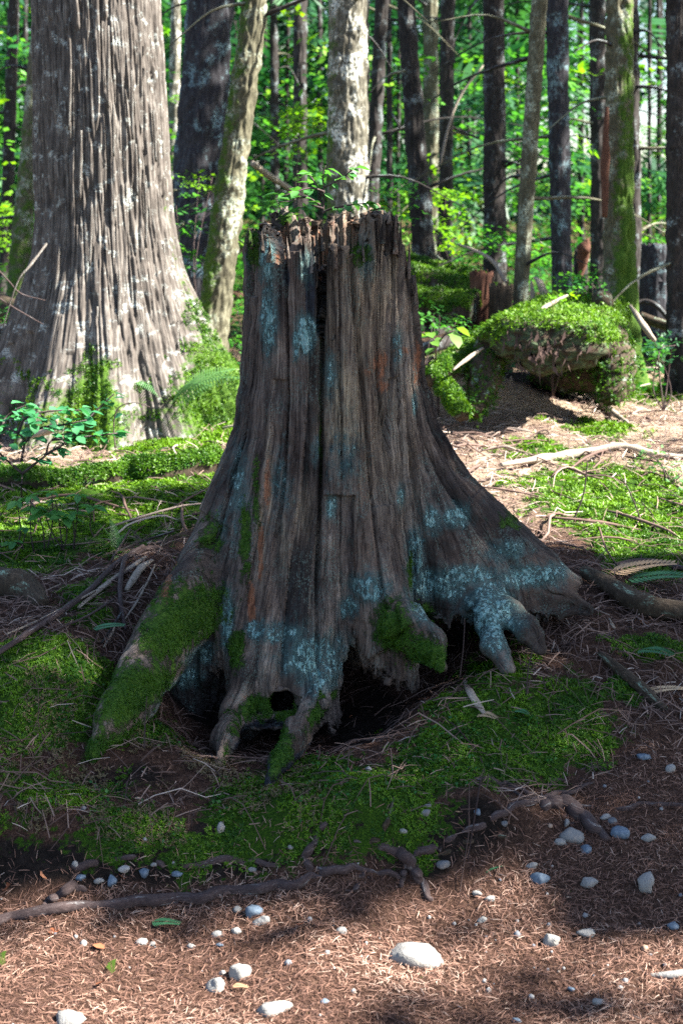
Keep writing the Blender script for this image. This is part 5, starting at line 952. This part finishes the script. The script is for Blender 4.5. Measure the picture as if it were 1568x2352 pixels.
# sticks heaped left of the stump
def stick(label, pts, wpx, mat, seed=1, k=.5, lift=0., name='stick', Yk=4.2, bump=.2, flat=1.):
    q = [on(px, py, w * mpp(Yk) * .5, k) + [0, 0, lift] for (px, py), w in zip(pts, wpx)]; v_, f_, at = tube(q, [w * mpp(Yk) * .5 for w in wpx], len(pts) * 6, 8, bump, seed, flat, 1.5); at['moss'] = np.full(len(v_), -.3)
    return single(name, v_, f_, mat, label, name.split('_')[-1], 'sticks lying about the stump', at)
stick('long dark purple branch slanting down to the left edge from the stump', [(-20, 1530), (60, 1478), (140, 1425), (210, 1370), (270, 1308), (330, 1278), (372, 1272)], [12, 14, 15, 14, 13, 14, 10], M_root, 1, lift=.02)
stick('dark branch forking off and hanging straight down beside the mossy root', [(330, 1276), (292, 1300), (280, 1340), (277, 1390), (283, 1440), (290, 1470)], [12, 12, 12, 11, 10, 6], M_root, 2, lift=.03)
stick('pale bare stick under the dark purple branch', [(182, 1408), (225, 1372), (275, 1335), (335, 1292)], [9, 16, 17, 12], M_deadwood, 3, lift=.015, flat=.7)
stick('short chunk of grey weathered wood next to the mossy root', [(292, 1372), (310, 1345), (328, 1320), (350, 1302)], [14, 22, 22, 12], M_deadwood, 4, lift=.02, bump=.35, flat=.6)
stick('small yellowish chip of wood on the moss above the stick pile', [(322, 1268), (340, 1252), (352, 1242)], [7, 9, 5], M_deadwood, 5)
stick('thin pale stick low in the needle hollow left of the mossy root', [(240, 1502), (258, 1470), (268, 1440)], [5, 8, 5], M_deadwood, 6, lift=.02)
for i, (L_, p_) in enumerate([('thin grey twig along the top of the stick pile', [(90, 1450), (190, 1400), (300, 1330)]), ('brown twig pointing out of the stick pile to the left', [(20, 1480), (110, 1440), (220, 1380)]), ('twig crossing the stick pile near the stump', [(260, 1290), (330, 1262), (400, 1240)]), ('lowest grey twig of the stick pile', [(120, 1475), (200, 1440), (262, 1400)]), ('forked twig leaning against the mossy root', [(285, 1450), (318, 1400), (352, 1330), (372, 1270)]), ('purple twig lying flat in the needle hollow', [(235, 1500), (262, 1460), (280, 1430)]), ('twig lying on the mossy ledge further left', [(255, 1310), (280, 1270), (300, 1235)])]):
    stick(L_, p_, [4, 6, 6, 4][:len(p_)], [M_root, M_deadwood, M_bark][i % 3], 20 + i, lift=.03, name='twig')
stick('dark thin twig lying along the mossy ridge on the left', [(75, 1120), (160, 1105), (240, 1098), (320, 1102), (345, 1108)], [4, 5, 6, 5, 3], M_bark, 7, lift=.05, name='twig', Yk=6)
stick('bark slab resting on the slope below the blunt root', [(1066, 1570), (1078, 1600), (1096, 1630), (1112, 1650)], [10, 20, 22, 10], M_deadwood, 8, lift=.01, name='bark', flat=.35, Yk=3.8)
stick('small grey chip in the needles below the forked root', [(1395, 1420), (1405, 1440), (1418, 1452)], [8, 11, 6], M_deadwood, 9)
stick('thin grey stick lying straight on the right of the path', [(1300, 2062), (1330, 2068), (1360, 2074)], [6, 8, 5], M_deadwood, 10, Yk=3.0)
stick('thin dark straight twig near the lower edge of the path', [(950, 2300), (1040, 2305), (1140, 2304), (1200, 2300)], [3, 4, 4, 3], M_root, 11, Yk=2.7, name='twig')
stick('pale weathered stick end at the lower right edge', [(1480, 2248), (1530, 2246), (1580, 2240), (1660, 2232)], [16, 22, 24, 22], M_wstone, 12, Yk=2.7, bump=.12)
def upright(label, pts, Y0, r=.0022):
    q = [P(px, py, Y0) for px, py in pts]; v_, f_, at = tube(q, [r, r * .8, r * .5], len(pts) * 6, 5, .1); at['moss'] = np.full(len(v_), -1.); single('twig', v_, f_, M_root, label, 'twig', 'thin twigs standing up round the stump', at)
upright('thin upright twig with a hooked top right of the forked teal root', [(1208, 1600), (1212, 1540), (1222, 1495), (1238, 1465), (1256, 1455)], 3.82)
upright('thin upright twig in the hollow between blunt root and right flare', [(1055, 1555), (1062, 1500), (1066, 1440), (1066, 1420)], 3.9)
upright('thin dead stem standing in the sunlit moss on the right', [(1290, 1240), (1322, 1180), (1340, 1130), (1348, 1060)], 5.3, .004)
upright('bent dead stem in the sunlit moss nearer the right edge', [(1480, 1240), (1465, 1180), (1440, 1120), (1420, 1090)], 5.3, .0035)
upright('hair thin dead stem hanging before the dark hollow of the great cedar', [(265, 1030), (262, 970), (275, 935), (310, 925), (345, 935)], 6.4, .004)
upright('needle thin dry stem in front of the dark bank on the left', [(332, 1720), (334, 1650), (338, 1600)], 3.5)

# ---------------------------------------------------------------- stones
def lump(name, w_, hh, d_, seed, ang=.35):
    nu_, nv = 20, 12; a = np.linspace(0, 2 * math.pi, nu_, endpoint=False); b = np.linspace(0, math.pi, nv)[1:-1]; D = np.array([[0, 0, 1.]] + [[math.sin(q) * math.cos(p), math.sin(q) * math.sin(p), math.cos(q)] for q in b for p in a] + [[0, 0, -1.]])
    rs_ = np.random.default_rng(seed); cut = np.ones(len(D))
    for _ in range(13):
        n_ = rs_.normal(size=3); n_ /= np.linalg.norm(n_); lim = rs_.uniform(.5, .9); pr_ = D @ n_; cut = np.where(pr_ * cut > lim, cut * (1 - ang) + ang * lim / np.maximum(pr_, .2), cut)
    r_ = cut * (1 + .22 * fbm(D * 1.5 + seed, 3) + .05 * perlin(D * 6 + seed)); V_ = D * r_[:, None]; V_ = (V_ - (V_.max(0) + V_.min(0)) / 2) / (V_.max(0) - V_.min(0)) * np.array([w_, d_, hh])
    F4 = [[1 + i * nu_ + j, 1 + (i + 1) * nu_ + j, 1 + (i + 1) * nu_ + (j + 1) % nu_, 1 + i * nu_ + (j + 1) % nu_] for i in range(len(b) - 1) for j in range(nu_)]
    F3 = [[0, 1 + j, 1 + (j + 1) % nu_] for j in range(nu_)] + [[len(D) - 1, 1 + (len(b) - 1) * nu_ + (j + 1) % nu_, 1 + (len(b) - 1) * nu_ + j] for j in range(nu_)]
    return V_, [np.array(F4), np.array(F3)]
STONES = [(948, 2182, 138, 72, 'w', 'largest white angular stone, half sunk in the path'), (552, 2227, 52, 46, 'w', 'rounded pale stone standing in the sun beside a smoother one'), (496, 2260, 52, 44, 'w', 'smooth whitish stone touching the taller rounded one'), (632, 2313, 86, 40, 'w', 'long low white stone near the lower edge'), (158, 2338, 76, 52, 'w', 'white stone cut by the lower edge of the picture on the left'),
          (510, 2232, 18, 14, 'g', 'little pale stone squeezed behind the two sunlit ones'), (784, 2134, 26, 20, 'w', 'small white stone in the sun alone between the path edge and the largest stone'), (1265, 2160, 40, 34, 'w', 'pale oval stone in the sun patch on the path'), (1345, 2146, 46, 20, 'w', 'flat pale stone right of the oval one in the sun patch'),
          (1482, 2030, 44, 60, 'w', 'tall whitish two lobed stone on the right of the path'), (1352, 2024, 44, 28, 'g', 'speckled grey stone with a clip of moss, right part of the path'), (1238, 2024, 46, 32, 'b', 'dark blue grey stone with a pale side on the path'), (1312, 1919, 58, 38, 'g', 'greenish grey pointed stone under the stout root stub'),
          (1422, 1912, 44, 34, 'b', 'bright blue round stone beside the stout root stub'), (1284, 1938, 30, 20, 'w', 'white speckled stone left of the greenish pointed one'), (1344, 1952, 28, 22, 'b', 'small blue stone just below the greenish pointed one'), (1488, 1931, 34, 22, 'w', 'white stone alone right of the bright blue one'), (1405, 1895, 24, 18, 'g', 'pale stone touching the bright blue one'), (1388, 1880, 30, 14, 'g', 'flat pale stone above the bright blue one'),
          (1477, 1745, 34, 14, 'b', 'flat blue grey pebble high on the right slope'), (1538, 1768, 24, 24, 'g', 'pinkish pebble near the right edge on the slope'), (1018, 1999, 34, 20, 'g', 'grey speckled stone just right of the knotted root'), (927, 1918, 20, 12, 'w', 'small square white pebble on the knotted root'), (976, 1872, 26, 16, 'g', 'pale oval pebble above the long dark root'), (981, 1850, 22, 10, 'g', 'thin flat pebble behind the pale oval one'),
          (668, 1952, 14, 10, 'w', 'tiny white chip on the mossy bank in the middle'), (508, 1908, 20, 26, 'g', 'upright grey pebble on the dark bank left of the moss'), (600, 2120, 42, 26, 'w', 'speckled white stone just under the longest root'), (585, 2092, 44, 34, 'd', 'dark green grey stone tucked under the longest root'), (545, 2094, 22, 18, 'g', 'small ringed stone left of the dark green grey one'), (325, 2165, 30, 18, 'w', 'pale stone at the edge of the shade below the longest root'),
          (350, 2168, 16, 12, 'w', 'little white pebble right beside the pale stone in half shade'), (500, 2150, 30, 18, 'w', 'chalky stone below the longest root, left of two chips'), (543, 2140, 26, 18, 'w', 'chalky chip in the half shade left of the speckled stone'), (440, 2178, 20, 16, 'w', 'white cube like pebble in the sun by a green sprig'), (505, 2171, 22, 12, 'b', 'small dark blue pebble at the shade edge'),
          (259, 2033, 24, 28, 'd', 'smooth dark egg shaped stone above the longest root'), (286, 2019, 28, 16, 'g', 'grey pebble right of the egg shaped stone'), (186, 2028, 26, 20, 'b', 'blue grey pebble on the left bank'), (228, 2034, 28, 14, 'w', 'white flat pebble left of the egg shaped stone'), (332, 2012, 24, 22, 'b', 'blue round pebble above the longest root, right of the grey one'), (354, 1990, 16, 10, 'w', 'tiny white pebble under the wavy root'),
          (408, 2014, 26, 14, 'd', 'mossy dark pebble under the wavy root'), (580, 2006, 20, 14, 'g', 'grey pebble in the moss above the longest root'), (175, 1990, 18, 16, 'w', 'white pebble caught on the left end of the wavy root'), (1095, 2064, 24, 16, 'w', 'white pebble near the sun patch, left one of a pair'), (1124, 2066, 26, 16, 'w', 'white pebble near the sun patch, right one of a pair'), (1106, 2116, 24, 18, 'w', 'pale pebble at the lower rim of the sun patch'), (1545, 2126, 30, 24, 'b', 'blue grey stone at the right edge half way down the path'),
          (744, 2302, 24, 16, 'b', 'blue pebble at the lower edge right of the long white stone'), (1185, 2348, 24, 14, 'b', 'dark blue pebble on the lower edge in the middle'), (1375, 2302, 34, 16, 'w', 'white pebble low on the right in dim light'), (1310, 2282, 18, 12, 'b', 'small blue pebble in the dim needles right of the middle'), (1220, 1985, 28, 18, 'g', 'grey pebble above the dark blue grey stone'), (1095, 1868, 18, 16, 'b', 'blue pebble on the bank under the long dark root'), (1300, 1895, 14, 22, 'g', 'narrow stone standing next to the stout root stub'), (1157, 1900, 16, 14, 'g', 'small grey pebble under the long dark root')]
for i, (px, py, w_, h_, kd, L_) in enumerate(STONES):
    c_ = ground_hit(px, py + h_ * .30); k_ = mpp(c_[1], 0.); W_, Hh = w_ * k_, h_ * k_ * 1.05; v_, f_ = lump('stone', W_, Hh, max(W_ * .7, Hh), 100 + i, .95 if i in (0, 12, 27) else .75); a_ = random.uniform(-.4, .4) if i else .12
    if i == 0: v_[:, 2] *= np.interp(v_[:, 0], [-.09, .09], [1.15, .55])
    if i == 9: v_[:, 0] *= 1 - .35 * np.exp(-(v_[:, 2] / (Hh * .15)) ** 2)
    v_ = v_ @ np.array([[math.cos(a_), math.sin(a_), 0], [-math.sin(a_), math.cos(a_), 0], [0, 0, 1]])
    o = obj('stone', mesh('stone', v_, f_, {'w': M_wstone, 'b': M_bstone, 'g': M_stone, 'd': M_bstone}[kd]), None, (c_[0], c_[1], H([c_[0]], [c_[1]])[0] + Hh * .06)); tag(o, L_, 'stone', 'stones on the path and bank')
pv, pf = lump('pebble', 1, .7, .9, 5, .4); nv_ = np.array([[0, 0, .5]] + [[.5 * math.cos(a), .45 * math.sin(a), .12] for a in np.arange(6) * 1.047] + [[.4 * math.cos(a + .5), .4 * math.sin(a + .5), -.25] for a in np.arange(6) * 1.047])
nf_ = np.array([[0, 1 + j, 1 + (j + 1) % 6] for j in range(6)] + [[1 + j, 7 + j, 1 + (j + 1) % 6] for j in range(6)] + [[1 + (j + 1) % 6, 7 + j, 7 + (j + 1) % 6] for j in range(6)])
n_ = 320; y_ = rng.uniform(2.2, 3.5, n_); x_ = rng.uniform(-1.2, 1.3, n_); kp = (pathness(x_, y_) > .5) | (rng.random(n_) < .12); x_, y_ = x_[kp], y_[kp]; n_ = len(x_)
sc = np.clip(.0042 * np.exp(rng.normal(size=n_) * .5), 0, .010); v_, f_, a_ = scatter(nv_, nf_, np.stack([x_, y_, H(x_, y_) + sc * .15], 1), rotm(rng.normal(size=n_) * .3, rng.normal(size=n_) * .3, rng.uniform(0, 6.28, n_)), sc * 2)
stuff('pebbles', v_, f_, M_pebble, 'small pebbles strewn over the path', 'pebbles', {'rnd': a_})

# ---------------------------------------------------------------- litter: needles, twigs, moss
NEED = (np.array([[-.5, -.5, 0], [0, -.55, .10], [.5, -.3, 0], [.5, .3, 0], [0, .55, .10], [-.5, .5, 0]]), np.array([[0, 1, 4, 5], [1, 2, 3, 4]]))
def needles(x_, y_, L_, W_, up, tilt, rnd=None):
    n_ = len(x_); N_ = nrm(x_, y_); sc_ = np.stack([L_, W_, L_ * .8], 1); return scatter(NEED[0], NEED[1], np.stack([x_, y_, H(x_, y_) + up], 1), np.einsum('nij,njk->nik', frame_to(N_, rng.uniform(0, 6.28, n_)), rotm(rng.normal(size=n_) * .5, rng.normal(size=n_) * tilt, 0 * L_)), sc_, rnd)
n_ = 62000; y_ = 2.3 * (3.75 / 2.3) ** rng.random(n_); x_ = rng.uniform(-1, 1, n_) * (.32 * y_ + .1); p_ = pathness(x_, y_); kp = (rng.random(n_) < .12 + .88 * p_); x_, y_ = x_[kp], y_[kp]; n_ = len(x_)
cl = np.clip(.45 + .35 * perlin(np.stack([x_ * 4, y_ * 4, 0 * x_], 1)) + .25 * rng.normal(size=n_), 0, 1)
v_, f_, a_ = needles(x_, y_, rng.uniform(.008, .030, n_), rng.uniform(.0007, .0016, n_), rng.uniform(.001, .006, n_), .10, cl); stuff('needle_litter', v_, f_, M_needle, 'brown fallen needles carpeting the path', 'needles', {'rnd': a_})
n_ = 36000; y_ = 3.2 * (9.5 / 3.2) ** rng.random(n_); x_ = rng.uniform(-1, 1, n_) * (.30 * y_ + .1); m_, s_ = masks(x_, y_); kp = (rng.random(n_) < np.clip(1.05 - m_ * 1.1, .06, 1) * (1 - .85 * np.clip(s_ * 1.5, 0, 1)) * np.where(y_ < 3.7, .6, 1)) & (pathness(x_, y_) < .6); x_, y_ = x_[kp], y_[kp]; n_ = len(x_)
v_, f_, a_ = needles(x_, y_, rng.uniform(.018, .085, n_) * (.6 + y_ / 8), rng.uniform(.0014, .0030, n_) * (.6 + y_ / 8), rng.uniform(.002, .022, n_), .22, np.clip(.45 + .3 * sstep(4.9, 5.6, y_) + .25 * rng.normal(size=n_), 0, 1)); stuff('twig_litter', v_, f_, M_twig, 'dead brown twigs and needles littering the forest floor', 'twigs', {'rnd': a_})  # twigs paler in the sunlit zone, sun brightness put into their tone
n_ = 430; y_ = 3.25 * (8.5 / 3.25) ** rng.random(n_); x_ = rng.uniform(-1, 1, n_) * (.30 * y_ + .1); q_ = []
for i in range(n_):
    L_ = rng.uniform(.10, .34); a = rng.uniform(0, 6.28); d_ = np.array([math.cos(a), math.sin(a)]); tt = np.linspace(-.5, .5, 5); cx_ = x_[i] + d_[0] * tt * L_ + rng.normal(size=5) * .008; cy_ = y_[i] + d_[1] * tt * L_ + rng.normal(size=5) * .008; cz_ = H(cx_, cy_) + rng.uniform(.004, .05) * (1 - 2 * np.abs(tt)) + .004
    if pathness([x_[i]], [y_[i]])[0] > .5: continue
    w_ = rng.uniform(.0007, .0020); s_ = np.array([-d_[1], d_[0], 0]) * w_; c_ = np.stack([cx_, cy_, cz_], 1); V_ = np.concatenate([c_ - s_, c_ + s_, c_ + [0, 0, w_ * 1.6]]); b_ = np.arange(4)
    F_ = np.concatenate([np.stack([b_, b_ + 1, b_ + 11, b_ + 10], 1), np.stack([b_ + 10, b_ + 11, b_ + 6, b_ + 5], 1)]); q_.append((V_, F_, np.full(15, np.clip(rng.normal() * .25 + .45, 0, 1))))
v_, f_, a_ = join(q_); stuff('fallen_twigs', v_, f_, M_twig, 'longer bent dead twigs scattered over moss and needles', 'twigs', {'rnd': a_})
n_ = 240000; y_ = 3.15 * (8.6 / 3.15) ** rng.random(n_); x_ = rng.uniform(-1, 1, n_) * (.30 * y_ + .1); m_, _s = masks(x_, y_); q3 = np.stack([x_, y_, 0 * x_], 1); kp = np.minimum(m_, .7) + 1.0 * fbm(q3 * 8, 4) > .42 + .18 * rng.random(n_); x_, y_, m_ = x_[kp], y_[kp], m_[kp]
k_ = rng.permutation(len(x_))[:98000]; x_, y_ = x_[k_], y_[k_]; v_, f_, a_ = tufts_on(np.stack([x_, y_, H(x_, y_) + .002], 1), nrm(x_, y_), .0070 * (y_ / 3.4) ** 1.3)
stuff('moss', v_, f_, M_mossblade, 'green moss cushions covering the bank and forest floor', 'moss', {'rnd': np.clip(a_ + .35 * sstep(4.9, 5.6, v_[:, 1]), 0, 1)})  # blades tinted lighter in the sunlit zone, sunlight put into the colour
# pale dead moss and dead leaves on the left bank
n_ = 5000; px_ = rng.uniform(-.85, -.05, n_); y_ = rng.uniform(3.2, 3.72, n_); kp = perlin(np.stack([px_ * 7, y_ * 7, 0 * y_ + 2], 1)) > .02; px_, y_ = px_[kp], y_[kp]; v_, f_, a_ = tufts_on(np.stack([px_, y_, H(px_, y_) + .003], 1), nrm(px_, y_), .008)
stuff('dead_moss', v_, f_, M_mossdry, 'pale brown dead moss on the left bank', 'moss', {'rnd': a_})
# small leafy creepers in the moss under the stump
n_ = 1000; x_ = np.concatenate([rng.uniform(-.75, -.2, 350), rng.uniform(-.1, .6, 650)]); y_ = rng.uniform(3.2, 3.75, n_); m_, _s = masks(x_, y_); kp = (m_ > .3) & (perlin(np.stack([x_ * 6, y_ * 6, 0 * x_ + 7], 1)) > -.1); x_, y_ = x_[kp], y_[kp]; n_ = len(x_)
v_, f_, a_ = scatter(LEAF4[0], LEAF4[1], np.stack([x_, y_, H(x_, y_) + rng.uniform(.006, .02, n_)], 1), rotm(rng.normal(size=n_) * .5 + .4, rng.normal(size=n_) * .5, rng.uniform(0, 6.28, n_)), rng.uniform(.007, .014, n_)); stuff('creeping_plants', v_, f_, M_broad, 'tiny leaved creeping plants in the moss under the stump', 'plants', {'rnd': a_ * .6})
n_ = 260; y_ = 4.9 * (9.6 / 4.9) ** rng.random(n_); x_ = rng.uniform(-1, 1, n_) * (.27 * y_ + .1); q_ = []
for i in range(n_):
    L_ = rng.uniform(.15, .6); a = rng.uniform(0, 6.28); d_ = np.array([math.cos(a), math.sin(a)]); tt = np.linspace(-.5, .5, 4); cx_ = x_[i] + d_[0] * tt * L_ + rng.normal(size=4) * .02; cy_ = y_[i] + d_[1] * tt * L_ + rng.normal(size=4) * .02; w_ = rng.uniform(.002, .0075)
    if abs(x_[i] + 1.25) < .75 and y_[i] > 6.6: continue
    v_, f_, _a = tube(np.stack([cx_, cy_, H(cx_, cy_) + w_ + rng.uniform(0, .05) * (1 - 2 * np.abs(tt))], 1), [w_ * .6, w_, w_ * .8, w_ * .4], 9, 5, .2, i, cap=False); q_.append((v_, f_, np.full(len(v_), np.clip(rng.normal() * .33 + .45, 0, 1))))
v_, f_, a_ = join(q_); stuff('branch_litter', v_, f_, M_twig, 'dead fallen branches and sticks strewn over the sunlit floor', 'branches', {'rnd': a_})
# green and brown cedar sprigs, red brown leaves
def sprig_mesh(mat):
    v_, f_ = [], []
    for i in range(13):
        t_ = i / 13; p_ = np.array([t_, 0, .05 * math.sin(3 * t_)])
        for sd in (1, -1):
            l_ = .34 * (1 - .7 * t_); d_ = np.array([.75, sd * .66, .06]) * l_; s_ = np.array([-.66 * sd, .75, 0]) * .035; b_ = len(v_); v_ += [p_, p_ + d_ * .5 - s_, p_ + d_, p_ + d_ * .5 + s_]; f_.append((b_, b_ + 1, b_ + 2, b_ + 3))
    b_ = len(v_); v_ += [(0, -.012, 0), (1, -.006, .01), (1, .006, .01), (0, .012, 0)]; f_.append((b_, b_ + 1, b_ + 2, b_ + 3))
    return mesh('cedar_sprig', v_, np.array(f_), mat, None, False)
SG = sprig_mesh(M_sprig); k = NT('dry_sprig'); SD = sprig_mesh(k.surf(k.mix(k.orand(), (.30, .17, .09), (.50, .36, .22)), .8)); k = NT('dim_sprig'); ST = sprig_mesh(k.surf(k.mix(k.orand(), (.03, .12, .05), (.06, .17, .08)), .7))
def sprig(label, px, py, L_, az, me=SG, roll=.2, pitch=-.15):
    p_ = ground_hit(px, py); o = obj('cedar_sprig', me, None, (p_[0], p_[1], p_[2] + .012)); o.rotation_euler = (roll, pitch, az); k_ = L_ * mpp(p_[1]); o.scale = (k_,) * 3; tag(o, label, 'sprig', 'fallen cedar sprigs')
for a_ in [('bright green cedar sprig lying in the sun on the path', 255, 2218, 78, R(-75), SG, .5), ('yellow green cedar sprig at the left edge of the sunlit path', 2, 2200, 80, R(-70), SG, .5), ('faded sprig spread over the shade edge below the longest root', 350, 2128, 80, R(-25), ST), ('small yellowed sprig right of the whitish smooth stone', 535, 2274, 46, R(-30), SD), ('tan dry sprig hanging from the bark slab', 1098, 1648, 75, R(-62), SD, .3),
           ('dry tan sprig beside the thin mossy root on the right slope', 1478, 1598, 90, R(-12), SD), ('long dry cedar frond above the weathered root at the right', 1400, 1322, 150, R(-4), SD), ('green cedar frond under the long dry one at the right', 1440, 1338, 150, R(-28), ST), ('grey green sprig draped down the needle slope on the right', 1468, 1500, 120, R(-65), ST), ('dim sprig in the needle hollow left of the mossy root', 215, 1452, 80, R(-15), ST),
           ('thin green sprig on the path right of the knotted root', 1100, 2012, 60, R(12), ST), ('yellow sprig resting on the bank above the long dark root', 1045, 1875, 44, R(30), SD), ('pale upright dry sprig above the left end of the wavy root', 142, 1972, 46, R(60), SD, .6), ('pale green sprig in the sun before the mossy ridge', 560, 1062, 100, R(200), SG), ('green sprig on the moss under the blunt root', 1185, 1640, 60, R(-70), ST)]: sprig(*a_)
LD = leaf_mesh('fallen_leaf', M_dead, .8, .12, -.1)
for px, py, s_, L_ in [(22, 2030, 34, 'red brown leaf at the left edge above the longest root'), (112, 2028, 30, 'red brown curled leaf between the left edge and the blue grey pebble'), (5, 2052, 32, 'orange brown leaf lowest at the left edge'), (285, 2028, 36, 'orange brown leaf above the longest root near the grey pebble'), (190, 2018, 26, 'small brown leaf behind the blue grey pebble'), (215, 2178, 38, 'pinkish curled leaf at the shade edge on the left'), (690, 2130, 30, 'brown leaf under the right end of the longest root'), (240, 2262, 50, 'long pale pink leaf lying in the sun on the left'), (660, 1412, 16, 'scrap of brown leaf on the stump foot'), (790, 1640, 26, 'brown leaf on the bare soil under the stump'), (800, 1655, 24, 'second brown leaf just below the one on bare soil'), (110, 2150, 30, 'red leaf just below the longest root at the left'), (380, 2030, 30, 'brown leaf beside the blue round pebble'), (1248, 1772, 22, 'tan leaf scrap among the roots on the right')]:
    p_ = ground_hit(px, py); o = obj('fallen_leaf', LD, None, (p_[0], p_[1], p_[2] + .010)); o.rotation_euler = (rng.normal() * .4 + .3, rng.normal() * .3 - .1, rng.uniform(0, 6.28)); k_ = s_ * mpp(p_[1]); o.scale = (k_,) * 3; tag(o, L_, 'leaf', 'dead leaves on the ground')
